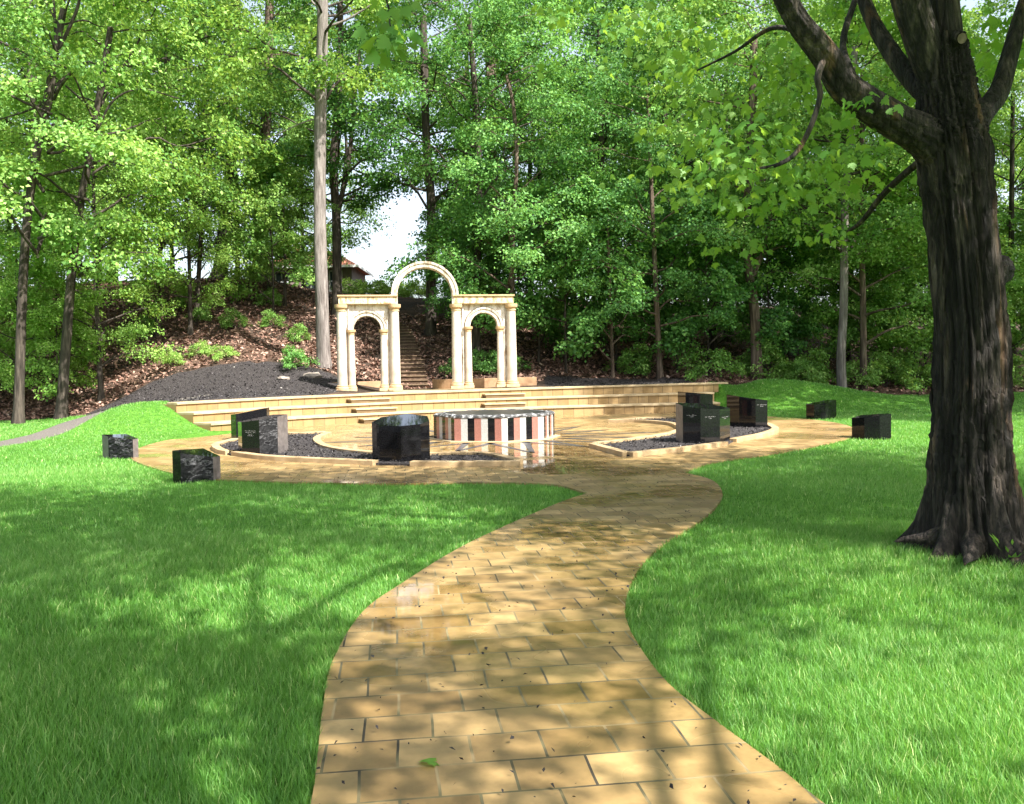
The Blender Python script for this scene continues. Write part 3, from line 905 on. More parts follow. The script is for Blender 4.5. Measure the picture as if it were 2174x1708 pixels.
# rough lip round the top with broken edges, and the polished top inside it
mb = MB()
ring = []
for k in range(8):
    p, q = np.array(oc[k]) * (RC + 0.01), np.array(oc[(k + 1) % 8]) * (RC + 0.01)
    for j in range(10): ring.append(p + (q - p) * j / 10)
n = len(ring)
vs, fs = [], []
for lv, (sc_, z) in enumerate(((1.0, DH - 0.069), (1.004, DH - 0.035), (0.98, DH - 0.008), (0.93, DH + 0.004), (0.88, DH - 0.012))):
    for p in ring:
        j_ = rngD.normal(size=3) * np.array([0.011, 0.011, 0.009]) * (lv > 0)
        vs.append((p[0] * sc_ + j_[0], p[1] * sc_ + j_[1], z + j_[2]))
for lv in range(4):
    for k in range(n):
        fs.append((lv * n + k, lv * n + (k + 1) % n, (lv + 1) * n + (k + 1) % n, (lv + 1) * n + k))
fs.append(tuple(range(n - 1, -1, -1)))
mb.add(vs, fs)
obj('rough_rim', mb.mesh('rough_rim'), MT['chipped'], drum)
mb = MB(); mb.prism([(x * (RC * 0.9), y * (RC * 0.9)) for x, y in oc], DH - 0.06, DH + 0.0)
obj('polished_top', mb.mesh('polished_top'), granite('honed_black_granite', (0.02, 0.02, 0.021), 0.4), drum)
mb = MB(); mb.prism([(x * (RC + 0.14), y * (RC + 0.14)) for x, y in oc], -0.03, 0.022)
obj('plinth', mb.mesh('plinth', bevel=0.006), MT['cap'], drum)

# ------------------------------------------------------------------ kerbs and planting beds
def bed_kerb(name, segs, label):
    root = tag(empty(name, (segs[0][0][0], segs[0][0][1], 0)), label, 'planting bed', 'mulched beds in the plaza')
    for pts in segs:
        P = catmull(pts, 6) if len(pts) > 2 else np.array(pts, float)
        tg = np.gradient(P, axis=0); tg /= np.linalg.norm(tg, axis=1)[:, None]
        nn = np.stack([-tg[:, 1], tg[:, 0]], 1)
        poly = [tuple(p - np.array(segs[0][0])) for p in P - nn * 0.085] + [tuple(p - np.array(segs[0][0])) for p in (P + nn * 0.085)[::-1]]
        mb = MB(); mb.prism(poly, -0.03, 0.085)
        obj('kerb', mb.mesh('kerb', bevel=0.012), MT['kerb'], root)
    return root
def polar(r, a): return (DC[0] + r * math.cos(rad(a)), DC[1] + r * math.sin(rad(a)))
LB_out = [(-6.5, 19.2), (-5.85, 17.85), (-5.12, 16.9), (-3.65, 15.85), (-2.35, 15.12), (-1.05, 14.72), (0.15, 14.72)]
lo1 = [(-6.55, 20.9), (-6.5, 19.4), (-5.95, 18.0), (-5.62, 17.55)]
lo2 = [(-5.45, 17.35), (-4.6, 16.45), (-3.65, 15.85), (-2.35, 15.15)]
lo3 = [(-1.72, 14.95), (-1.05, 14.78), (-0.4, 14.74), (0.12, 14.76)]
lin = [(0.1, 14.95), (-0.55, 16.35), (-1.6, 16.5), (-2.75, 16.95), (-3.72, 18.15), (-4.3, 19.6), (-4.62, 21.0), (-4.7, 22.6)]
lback = [(-4.8, 22.75), (-6.1, 22.5), (-6.5, 21.2)]
lb = bed_kerb('planting_bed', [lo1, lo2, lo3, lin, lback], 'crescent bed of dark mulch with stone kerb left of the striped drum')
def bed_mulch(root, poly, z=0.035):
    me = sheet([(p[0] - root.location.x, p[1] - root.location.y) for p in poly], z, 0.05)
    obj('mulch', me, MT['mulch'], root)
LBP = np.concatenate([catmull([(-6.6, 21.0), (-6.5, 19.3), (-5.85, 17.85), (-5.12, 16.9), (-3.65, 15.85), (-2.35, 15.15), (-1.05, 14.78), (0.12, 14.8)], 6), catmull(lin, 6), catmull(lback, 4)])
bed_mulch(lb, [tuple(p) for p in LBP])
ro1 = [(1.62, 17.95), (2.05, 15.95)]
ro2 = [(2.1, 15.9), (3.2, 16.75), (4.28, 17.85)]
ro3 = [(4.62, 18.55), (5.6, 19.9), (6.35, 21.4), (6.65, 22.8)]
ro4 = [(6.68, 23.0), (6.75, 24.4), (6.4, 25.9), (5.6, 27.0)]
rin = [(1.68, 18.1), (2.65, 19.2), (3.55, 20.4), (4.15, 21.9), (4.35, 23.3), (4.3, 24.6), (3.72, 25.7), (2.84, 26.1)]
rback = [(2.9, 26.25), (4.0, 26.9), (5.5, 27.1)]
rb_ = bed_kerb('planting_bed', [ro1, ro2, ro3, ro4, rin, rback], 'angular bed of dark mulch with stone kerb right of the striped drum')
RBP = np.concatenate([np.array(ro1), catmull(ro2 + ro3 + ro4, 4), np.array([(4.0, 26.9), (2.9, 26.2)]), catmull(rin[::-1], 5)[1:]])
bed_mulch(rb_, [tuple(p) for p in RBP])

# ------------------------------------------------------------------ black granite monuments
def monument(label, pts, slope, mats, texts=(), z0=0.0, group='black granite monuments'):
    """pts: plan corners counter-clockwise; slope(x,y) -> top height; mats: index per side (0 polished, 1 rough, 2 sawn edge)"""
    c = np.mean(np.array(pts), axis=0)
    root = tag(empty('granite_monument', (c[0], c[1], z0)), label, 'monument', group)
    P = [np.array(p) - c for p in pts]
    n = len(P)
    mb = MB()
    # each side is its own grid so that rough sides can be broken
    rr = np.random.default_rng(abs(hash(label)) % 1000 if False else int(abs(c[0] * 97 + c[1] * 31)))
    zt = [slope(*p) for p in pts]
    for i in range(n):
        j = (i + 1) % n
        a, b = P[i], P[j]
        nm = np.array([(b - a)[1], -(b - a)[0]]); nm /= np.linalg.norm(nm) + 1e-9
        if mats[i] == 1:
            U, Vn = 12, 12
            vs = []
            for v in range(Vn + 1):
                for u in range(U + 1):
                    s_ = u / U; w_ = v / Vn
                    q = a + (b - a) * s_
                    z = -0.05 + (zt[i] + (zt[j] - zt[i]) * s_ + 0.05) * w_
                    k = 0 if u in (0, U) or v == Vn else 1
                    d_ = (rr.normal() * 0.006 + 0.008) * k
                    vs.append((q[0] + nm[0] * d_, q[1] + nm[1] * d_, z))
            fs = [(v * (U + 1) + u, v * (U + 1) + u + 1, (v + 1) * (U + 1) + u + 1, (v + 1) * (U + 1) + u) for v in range(Vn) for u in range(U)]
            mb.add(vs, fs, 1)
        else:
            mb.add([(*a, -0.05), (*b, -0.05), (*b, zt[j]), (*a, zt[i])], [(0, 1, 2, 3)], mats[i])
    mb.add([(*P[i], zt[i]) for i in range(n)], [tuple(range(n))], 0)
    mb.add([(*P[i], -0.05) for i in range(n)], [tuple(range(n - 1, -1, -1))], 0)
    me = mb.mesh('stone_block')
    obj('stone_block', me, [MT['granite'], MT['rough_granite'], MT['edge_granite']], root)
    # engraved lines: small pale strokes, too small to read in the photograph
    for side, z, lines, h in texts:
        a, b = P[side], P[(side + 1) % n]
        L = np.linalg.norm(b - a); u = (b - a) / L
        nm = np.array([u[1], -u[0]])
        tb = MB()
        for li, wfrac in enumerate(lines):
            x = L / 2 - L * wfrac / 2; xe = L / 2 + L * wfrac / 2
            zz = z - li * h * 1.55
            while x < xe:
                w_ = rr.uniform(0.35, 0.75) * h
                if rr.random() < 0.14: x += h * 0.55; continue
                hh = h * rr.choice([0.62, 0.62, 1.0])
                p0 = a + u * x + nm * 0.002; p1 = a + u * min(x + w_, xe) + nm * 0.002
                t_ = h * 0.15
                # a letter: stem, top and foot strokes
                q = a + u * (x + t_) + nm * 0.002
                tb.add([(*p0, zz), (*q, zz), (*q, zz + hh), (*p0, zz + hh)], [(0, 1, 2, 3)])
                if rr.random() < 0.75:
                    k = rr.choice([0.0, 0.5, 1.0]) * (hh - t_)
                    tb.add([(*q, zz + k), (*p1, zz + k), (*p1, zz + k + t_), (*q, zz + k + t_)], [(0, 1, 2, 3)])
                if rr.random() < 0.6:
                    q2 = p1 - u * t_
                    tb.add([(*q2, zz + t_), (*p1, zz + t_), (*p1, zz + hh - t_), (*q2, zz + hh - t_)], [(0, 1, 2, 3)])
                x += w_ + h * 0.16
        obj('inscription', tb.mesh('inscription'), MT['letter'], root)
    return root
def plane(x0, y0, h, gx_, gy_): return lambda x, y: h + gx_ * (x - x0) + gy_ * (y - y0)
# on the lawn, left
monument('small dark monument with a rough face on the left lawn, farthest left of all', [(-8.16, 17.6), (-7.95, 17.4), (-7.40, 17.25), (-7.36, 17.4), (-7.8, 17.9)], plane(-8.13, 17.54, .45, -.085, .04), [2, 1, 2, 1, 0], z0=-0.02)
monument('rough-faced black monument at the lawn edge, left front, chipped along its top', [(-5.12, 13.3), (-4.96, 13.2), (-4.55, 13.42), (-4.5, 13.6), (-4.9, 14.0)], plane(-5.1, 13.3, .48, -.21, .02), [0, 1, 2, 1, 0], z0=-0.02)
# left bed
monument('tall black monument in the left bed, partly hidden behind its neighbour', [(-6.80, 21.4), (-6.58, 21.1), (-6.28, 21.25), (-5.98, 21.6), (-5.97, 21.8), (-6.6, 22.2)], plane(-6.78, 21.38, .62, .165, .03), [0, 0, 0, 0, 2, 1], texts=[(0, 0.48, [.75, .3], .026)])
monument('black monument in the left bed with polished inscribed front and rough cracked side', [(-5.47, 17.65), (-5.26, 17.2), (-4.87, 17.03), (-4.58, 17.27), (-4.50, 17.75), (-5.02, 18.6)], plane(-5.49, 17.7, .645, .13, .03), [0, 0, 1, 2, 2, 0], texts=[(1, 0.485, [.62, .56, .24, .36], .02)])
# front centre
monument('largest black monument, in the front centre, eight-sided with a sloping polished top', [(-2.50, 15.75), (-2.33, 15.46), (-1.93, 15.28), (-1.60, 15.42), (-1.47, 15.70), (-1.55, 16.2), (-1.95, 16.5), (-2.4, 16.25)], plane(-1.93, 15.3, .655, .02, .125), [0, 0, 0, 0, 0, 2, 2, 2])
# right bed
monument('tall black monument at the front of the right bed, inscribed on three polished faces', [(3.46, 18.75), (3.50, 18.18), (3.83, 18.02), (4.27, 18.22), (4.62, 18.8), (4.25, 19.3)], plane(3.5, 18.2, .80, -.115, .07), [2, 0, 0, 0, 1, 0], texts=[(1, 0.60, [.55, .2], .019), (2, 0.56, [.5, .14], .021), (3, 0.53, [.62, .2], .02)])
monument('black monument at the back of the right bed, before the terrace steps', [(5.05, 27.0), (5.17, 26.4), (5.57, 26.2), (5.97, 26.35), (6.0, 26.7), (5.6, 27.3)], plane(5.1, 26.5, .85, -.09, 0), [0, 0, 0, 2, 1, 0])
monument('black monument at the right end of the right bed, inscribed near its right corner', [(5.62, 23.2), (5.83, 22.75), (6.15, 22.38), (6.47, 22.45), (6.5, 22.7), (6.1, 23.4)], plane(5.64, 23.2, .85, -.14, .02), [0, 0, 0, 2, 1, 1], texts=[(2, 0.60, [.85, .3], .024)])
# on the lawn, right
monument('small black monument on the right lawn, farther from the big tree', [(8.86, 26.7), (8.93, 26.2), (9.34, 26.4), (9.88, 27.0), (9.8, 27.35)], plane(8.87, 26.6, .42, .09, .02), [0, 0, 0, 2, 1], z0=0.0)
monument('small black monument on the right lawn, nearer the big tree, crazed at one corner', [(7.38, 19.25), (7.56, 19.02), (7.85, 18.92), (8.12, 18.98), (8.14, 19.15), (7.7, 19.6)], plane(7.4, 19.2, .45, .13, 0), [0, 0, 0, 2, 1, 0], z0=-0.02)

# ------------------------------------------------------------------ house on the hilltop
hd = 66.0
hz_ = gz1(-12.5, 66)
house = tag(empty('hilltop_house', (-14.6, 67.5, hz_)), 'small dark house with red tiled hip roof on the hilltop, half hidden by trees', 'house')
mb = MB(); mb.box((0, 0, 1.3), (6.3, 6.0, 2.6))
obj('wall', mb.mesh('wall'), MT['housewall'], house)
e = 0.55
mb = MB(); X, Y_, z0, z1 = 3.15 + e, 3.0 + e, 2.52, 4.0
mb.add([(-X, -Y_, z0), (X, -Y_, z0), (X, Y_, z0), (-X, Y_, z0), (-1.3, 0, z1), (1.3, 0, z1)], [(0, 1, 5, 4), (1, 2, 5), (2, 3, 4, 5), (3, 0, 4), (3, 2, 1, 0)])
rf = obj('roof', mb.mesh('roof'), MT['roof'], house)
mb = MB(); mb.box((0, -Y_, z0 - 0.05), (2 * X, 0.06, 0.18)); mb.box((X, 0, z0 - 0.05), (0.06, 2 * Y_, 0.18))
obj('fascia', mb.mesh('fascia'), MT['white'], house)
for xw in (-1.9, 0.2, 2.0):
    mb = MB(); mb.box((xw, -3.02, 1.45), (0.95, 0.06, 1.5))
    fr = obj('window', mb.mesh('window'), MT['white'], house)
    mb = MB()
    for dx in (-.22, .22):
        for dz in (-.36, .36): mb.box((xw + dx, -3.06, 1.45 + dz), (.38, .03, .66))
    obj('pane', mb.mesh('pane'), MT['glass'], fr)
mb = MB(); mb.box((-1.6, 0.4, 4.0), (.5, .5, 1.2))
obj('chimney', mb.mesh('chimney'), MT['roof'], rf)

# ------------------------------------------------------------------ foliage builders
def leaf_quads(c, u, nrm, L, Wd):
    """kite leaves folded on the midrib: c centre (n,3), u along, nrm normal, sizes (n,)"""
    s_ = np.cross(nrm, u)
    b = c - u * (L * 0.5)[:, None]; tip = c + u * (L * 0.5)[:, None]
    fold = nrm * (Wd * 0.16)[:, None]
    l = c - u * (L * 0.08)[:, None] + s_ * (Wd * 0.5)[:, None] + fold
    r = c - u * (L * 0.08)[:, None] - s_ * (Wd * 0.5)[:, None] + fold
    return np.stack([b, r, tip, l], 1)

def unit(v): return v / (np.linalg.norm(v, axis=-1, keepdims=True) + 1e-9)

def spray_leaves(rng, cs, rs, nl, L, out_dirs, tilt=0.75, droop=0.3, thick=0.26):
    """leaf sprays: flattened drooping clusters at cs with radius rs; returns kite verts and rnd"""
    n = len(cs) * nl
    ci = np.repeat(np.arange(len(cs)), nl)
    a = rng.uniform(0, 2 * np.pi, n); rr_ = np.sqrt(rng.uniform(0, 1, n))
    r = rs[ci]
    ox, oy = np.cos(a) * rr_, np.sin(a) * rr_
    pos = cs[ci] + np.stack([ox * r, oy * r, -droop * rr_ ** 2 * r + rng.normal(size=n) * thick * r], 1)
    # each spray tilts a little towards its outward side
    od = out_dirs[ci]
    pos[:, 2] -= (ox * od[:, 0] + oy * od[:, 1]) * r * 0.35
    nrm = unit(np.array([0, 0, 0.75]) + rng.normal(size=(n, 3)) * tilt + od * 0.75)
    u = unit(np.stack([ox, oy, -0.5 * np.ones(n)], 1) + rng.normal(size=(n, 3)) * 0.45)
    u = unit(u - nrm * (u * nrm).sum(1)[:, None])
    Ls = L * rng.uniform(0.65, 1.25, n)
    q = leaf_quads(pos, u, nrm, Ls, Ls * rng.uniform(0.6, 0.85, n))
    rnd = np.clip(0.42 + rng.normal(size=len(cs))[ci] * 0.13 + rng.normal(size=n) * 0.16, 0, 1)
    return q, rnd

def leaf_mesh(name, qs, rnds):
    q = np.concatenate(qs); rn = np.concatenate(rnds)
    n = len(q)
    me = mesh_np(name, q.reshape(-1, 3), np.arange(4 * n), np.full(n, 4))
    fattr(me, 'rnd', np.repeat(rn, 4))
    return me

def grow_crown(seed, z0, z1, R, nb, nsub, nsp, nl, L, profile, rs=(0.55, 1.0), trunk_r=0.12, rise=0.55):
    """limbs + leaf sprays for one kind of tree, in the tree's own space (base at the origin)"""
    rng = np.random.default_rng(seed)
    limbs = NPM(); cs, ods, rad_ = [], [], []
    az = rng.uniform(0, 6)
    for b in range(nb):
        h = (b + rng.uniform(-.3, 1.3)) / nb
        h = min(max(h, 0), 1)
        az += 2.4 + rng.normal() * 0.6
        ln = R * profile(h) * rng.uniform(0.45, 1.2)
        z = z0 + (z1 - z0) * h
        rs_ = rise * rng.uniform(.3, 1.4)
        d = np.array([math.cos(az), math.sin(az), 0])
        zs = max(z - ln * rs_ * .8, 0.15)
        pts = [np.array([0, 0, zs])]
        for t_ in (0.3, 0.6, 0.85, 1.0):
            pts.append(np.array([0, 0, zs]) + d * ln * t_ + np.array([0, 0, ln * rs_ * (1.5 * t_ - .75 * t_ ** 2)]) + rng.normal(size=3) * ln * 0.045)
        P = catmull(pts, 3)
        r0 = trunk_r * (0.5 * (1 - h) + 0.14)
        limbs.add(*tube_np(P, np.linspace(r0, r0 * 0.25 + 0.004, len(P)), 5))
        for k in range(nsub):
            j = (0.3 + 0.7 * (k + 1) / nsub) * (len(P) - 1)
            p = np.array([np.interp(j, np.arange(len(P)), P[:, m]) for m in range(3)])
            a2 = az + rng.uniform(-1.0, 1.0)
            d2 = np.array([math.cos(a2), math.sin(a2), rng.uniform(-.25, .45)])
            l2 = ln * rng.uniform(.25, .5) + .25 * rs[1]
            Q = np.array([p, p + d2 * l2 * .5 + np.array([0, 0, .06 * l2]), p + d2 * l2 - np.array([0, 0, .08 * l2])])
            limbs.add(*tube_np(Q, np.array([r0 * .4, r0 * .25, .004]), 4))
            for m in range(nsp):
                t_ = (m + rng.uniform(.2, 1.2)) / nsp
                c = p + d2 * l2 * t_ + rng.normal(size=3) * np.array([1, 1, .5]) * .16 * rs[1] * 2
                cs.append(c); ods.append(d2 / np.linalg.norm(d2)); rad_.append(rng.uniform(*rs) * (1.1 - .3 * t_))
    q, rn = spray_leaves(rng, np.array(cs), np.array(rad_), nl, L, np.array(ods))
    return limbs.mesh('limbs'), leaf_mesh('crown', [q], [rn])

prof_tall = lambda h: 0.75 + 0.45 * math.sin(math.pi * min(1, h * 0.8 + 0.1)) - 0.3 * h ** 4
prof_full = lambda h: 0.8 + 0.35 * math.sin(math.pi * (h * 0.8 + 0.05)) - 0.35 * h ** 5
prof_sap = lambda h: 1.0 - 0.55 * h
KIND = {
    'tall': [grow_crown(11, 7.0, 21.5, 3.6, 29, 3, 4, 62, 0.168, prof_tall), grow_crown(12, 6.0, 20.5, 3.9, 29, 3, 4, 62, 0.168, prof_tall), grow_crown(13, 7.5, 21.5, 4.0, 27, 3, 4, 62, 0.168, prof_tall)],
    'full': [grow_crown(21, 2.8, 19.5, 3.4, 34, 3, 4, 60, 0.162, prof_full), grow_crown(22, 3.4, 20.0, 3.8, 34, 3, 4, 60, 0.162, prof_full), grow_crown(23, 2.2, 19.0, 3.6, 33, 3, 4, 60, 0.162, prof_full)],
    'sap': [grow_crown(31, 1.4, 7.0, 1.9, 20, 2, 4, 42, 0.15, prof_sap, (0.35, 0.65), 0.06), grow_crown(32, 1.8, 8.0, 2.1, 20, 2, 4, 42, 0.15, prof_sap, (0.35, 0.65), 0.06)],
    'shrub': [grow_crown(41, 0.25, 1.5, 0.9, 12, 2, 3, 34, 0.10, prof_sap, (0.2, 0.38), 0.03, 0.6), grow_crown(42, 0.2, 1.2, 1.1, 12, 2, 3, 34, 0.11, prof_sap, (0.22, 0.4), 0.03, 0.5)],
}
_cm = {}
def crown_mesh(kind, i, mat):
    k = (kind, i, mat)
    if k not in _cm:
        me = KIND[kind][i][1].copy(); me.materials.append(MT[mat]); _cm[k] = me
    return _cm[k]
_lm = {}
def limb_mesh(kind, i, mat):
    k = (kind, i, mat)
    if k not in _lm:
        me = KIND[kind][i][0].copy(); me.materials.append(MT[mat]); _lm[k] = me
    return _lm[k]

rngT = np.random.default_rng(77)
def trunk_mesh(pts, r0, r1, sides=12, flare=0.5):
    P = catmull(pts, 8)
    n = len(P)
    t_ = np.linspace(0, 1, n)
    zz = P[:, 2] - P[0, 2]
    r = r0 + (r1 - r0) * t_ ** 0.9
    r = r * (1 + flare * np.exp(-zz / 0.35))
    ph = rngT.uniform(0, 6.28, 4)
    def rid(th, i):
        return 1 + 0.05 * np.sin(3 * th + ph[0] + 0.2 * i) + 0.04 * np.sin(5 * th + ph[1] - 0.13 * i) + 0.03 * np.sin(9 * th + ph[2] + 0.3 * i)
    v, q = tube_np(P, r, sides, None, 0, rid)
    return v, q
def tree(name, label, base, pts, r0, r1, bark_, kind, vi, leaf_, scale=1.0, rz=None, group=None, crown=True, extra=(), cat='tree', flare=0.45, lift=0.0):
    """pts: trunk points relative to the base"""
    root = tag(empty(name, base), label, cat, group)
    m_ = NPM(); v, q = trunk_mesh(pts, r0, r1, 12, flare); m_.add(v, q)
    for e_pts, a, b in extra:
        P = catmull(e_pts, 6); v, q = tube_np(P, np.linspace(a, b, len(P)), 8); m_.add(v, q)
    obj('trunk', m_.mesh('trunk'), MT[bark_], root)
    if crown:
        d = Vector(pts[-1]) - Vector(pts[0])
        rot = Vector((0, 0, 1)).rotation_difference(d.normalized())
        z_ = Matrix.Rotation(rngT.uniform(0, 6.28) if rz is None else rz, 4, 'Z')
        for nm, me in (('limbs', limb_mesh(kind, vi, 'bark_dark' if bark_ == 'bark_pale' else bark_)), ('crown', crown_mesh(kind, vi, leaf_))):
            o = obj(nm, me, None, root)
            o.matrix_local = Matrix.Translation(d.normalized() * lift) @ rot.to_matrix().to_4x4() @ z_ @ Matrix.Diagonal((scale, scale, scale, 1))
    return root
def ptree(name, label, pxs, d, r0, r1, bark_, kind, vi, leaf_, scale=1.0, extra_px=(), **kw):
    """a tree whose trunk passes the bearings pxs at distance d; its base sits on the ground"""
    b = at(*pxs[0], d)
    gzv = gz1(b.x, b.y)
    base = Vector((b.x, b.y, gzv - 0.1))
    pts = [Vector((0, 0, 0))] + [at(px, py, d) - base for px, py in pxs[1:]]
    ex = [([at(px, py, d) - base for px, py in e[0]], e[1], e[2]) for e in extra_px]
    top = pts[-1]
    if top.z < 15 * scale and kind in ('tall', 'full'):
        k = (16 * scale - top.z); dr = (pts[-1] - pts[-2]); dr = dr / max(dr.z, 0.1)
        pts = pts + [top + Vector((dr.x * k * 0.5, dr.y * k * .5, k))]
    return tree(name, label, base, pts, r0, r1, bark_, kind, vi, leaf_, scale, extra=ex, **kw)

# ------------------------------------------------------------------ the wood: trees with trunks one can tell apart
ptree('leaning_tree', 'slender leaning tree at the far left edge, its trunk slanting right', [(38, 885), (46, 640), (62, 430), (98, 220), (135, 20)], 31, .17, .11, 'bark_dark', 'tall', 0, 'leaf', .95,
      extra_px=[([(75, 330), (110, 200), (118, 90), (112, -20)], .09, .04), ([(100, 215), (60, 235), (-20, 260)], .05, .02), ([(118, 120), (160, 30), (175, -30)], .07, .04)])
ptree('dark_trunk_tree', 'dark tree second from the left edge at the foot of the leafy slope', [(130, 862), (140, 740), (160, 500), (190, 330), (235, 60)], 33, .2, .11, 'bark_dark', 'tall', 1, 'leaf_yellow', .95,
      extra_px=[([(200, 290), (240, 215), (300, 190), (380, 210)], .05, .02), ([(215, 200), (270, 130), (330, 20)], .06, .03)])
ptree('hill_tree', 'thin tree on the leafy slope between the left trunks and the mulch mound', [(335, 700), (337, 600), (345, 420), (352, 200)], 41, .13, .08, 'bark_dark', 'full', 0, 'leaf_yellow', .9)
ptree('hill_tree', 'thin dark bare-stemmed tree on the slope above the mulch mound', [(418, 715), (421, 600), (428, 480), (436, 200)], 42, .12, .08, 'bark_dark', 'tall', 1, 'leaf', .9)
ptree('thick_trunk_tree', 'thick dark trunk on the hill crest between two thinner stems', [(465, 625), (472, 540), (482, 430), (492, 330), (500, 100)], 50, .42, .26, 'bark_dark', 'tall', 0, 'leaf_dark', 1.0)
ptree('thick_trunk_tree', 'dark trunk with a greyish right side on the hill crest left of the pale trunk', [(546, 632), (552, 480), (560, 330), (566, 240), (572, 20)], 49, .36, .2, 'bark_brown', 'tall', 1, 'leaf', 1.0)
ptree('crest_tree', 'dark crooked trunk on the crest at the upper left, behind the leaves', [(208, 600), (210, 520), (212, 420), (225, 200)], 50, .22, .15, 'bark_dark', 'full', 1, 'leaf', .95)
ptree('crest_tree', 'dark forked trunk on the crest at the left, behind the leaning stems', [(236, 600), (245, 520), (258, 420), (270, 200)], 52, .32, .2, 'bark_dark', 'full', 0, 'leaf_yellow', 1.0)
ptree('pale_trunk_tree', 'tall straight tree with smooth pale grey trunk left of the archway', [(688, 765), (684, 640), (679, 480), (680, 250), (684, 90), (685, 0)], 36, .28, .21, 'bark_pale', 'tall', 0, 'leaf_yellow', .95, flare=.35, lift=4.5,
      extra_px=[([(684, 250), (640, 262), (560, 300)], .04, .015), ([(686, 60), (740, 40), (820, -10)], .06, .03), ([(684, 20), (660, 0), (640, -60)], .05, .03)])
ptree('forked_tree', 'dark double-stemmed tree just right of the tall pale trunk', [(716, 700), (714, 470), (708, 350), (718, 220), (722, 60)], 46, .26, .14, 'bark_dark', 'tall', 1, 'leaf_dark', 1.0,
      extra_px=[([(716, 460), (742, 330), (752, 200), (772, 60)], .14, .08), ([(722, 440), (735, 300), (700, 150)], .1, .05)])
ptree('gap_edge_tree', 'dark tree at the right edge of the bright sky gap above the tall arch', [(914, 740), (915, 560), (916, 430), (905, 300), (900, 100)], 45, .27, .17, 'bark_dark', 'tall', 0, 'leaf_dark', 1.0,
      extra_px=[([(918, 500), (950, 450), (975, 380)], .09, .04)])
ptree('slim_dark_tree', 'slim straight dark tree behind the right shoulder of the tall arch', [(1012, 780), (1012, 600), (1016, 420), (1012, 250), (996, 40)], 40, .2, .12, 'bark_dark', 'full', 1, 'leaf_dark', .95,
      extra_px=[([(1014, 240), (1050, 190), (1110, 165)], .07, .03), ([(1014, 250), (980, 200), (940, 175)], .05, .02)])
ptree('grey_trunk_tree', 'thick greyish trunk high up behind the slim dark tree', [(1048, 700), (1046, 470), (1044, 330), (1040, 100)], 50, .42, .28, 'bark_brown', 'tall', 1, 'leaf', 1.0)
ptree('curved_tree', 'thin bow-shaped tree right of the arches, its stem bending left at the top', [(1088, 790), (1087, 620), (1089, 480), (1097, 340), (1090, 230), (1075, 160)], 38, .12, .07, 'bark_brown', 'full', 0, 'leaf_dark', .8)
ptree('twin_stem_tree', 'thin twin stems high in the wood right of the bow-shaped tree', [(1128, 700), (1124, 400), (1134, 250), (1140, 60)], 48, .13, .08, 'bark_dark', 'full', 1, 'leaf_dark', .95,
      extra_px=[([(1128, 560), (1142, 400), (1143, 270)], .08, .05)])
ptree('young_tree', 'young thin tree standing in the black mulch behind the terrace, reddish stem', [(1301, 790), (1299, 730), (1296, 640), (1290, 480)], 37, .075, .05, 'bark_brown', 'sap', 0, 'leaf_dark', 1.15)
ptree('young_tree', 'young tree with pale lower stem behind the right half of the terrace', [(1401, 806), (1398, 720), (1390, 560), (1382, 380), (1375, 200)], 37, .13, .07, 'bark_brown', 'full', 0, 'leaf_dark', .72)
ptree('forked_tree', 'stout forked tree behind the right grass mound', [(1606, 808), (1605, 740), (1600, 640), (1583, 520), (1590, 380), (1598, 200)], 37.5, .24, .15, 'bark_brown', 'tall', 1, 'leaf', .9, flare=.2,
      extra_px=[([(1600, 585), (1618, 540), (1632, 480), (1640, 400)], .1, .06)])
ptree('birch_tree', 'pale mottled slender trunk at the lawn edge left of the big tree', [(1789, 829), (1786, 760), (1791, 650), (1794, 430), (1806, 300), (1815, 100)], 36.5, .2, .12, 'bark_pale', 'tall', 0, 'leaf', .9, flare=.15)
ptree('lawn_edge_tree', 'slim dark trunk just right of the pale mottled one at the lawn edge', [(1834, 818), (1833, 700), (1830, 560), (1828, 420), (1832, 150)], 38, .15, .09, 'bark_brown', 'full', 1, 'leaf', .85)
ptree('lawn_edge_tree', 'thin dark stem in the leaves between the slim trunks and the big tree', [(1940, 800), (1938, 680), (1934, 420), (1930, 200)], 43, .13, .08, 'bark_dark', 'full', 0, 'leaf', .95)
ptree('thick_trunk_tree', 'thick dark trunk high in the leaves left of the big tree', [(1880, 800), (1884, 600), (1890, 430), (1905, 230), (1915, 60)], 48, .36, .26, 'bark_dark', 'tall', 1, 'leaf_yellow', 1.0)
ptree('slim_dark_tree', 'slim dark stem in the upper wood midway between arches and big tree', [(1515, 790), (1513, 500), (1500, 330), (1490, 200), (1480, 60)], 44, .16, .1, 'bark_dark', 'full', 1, 'leaf', .95)

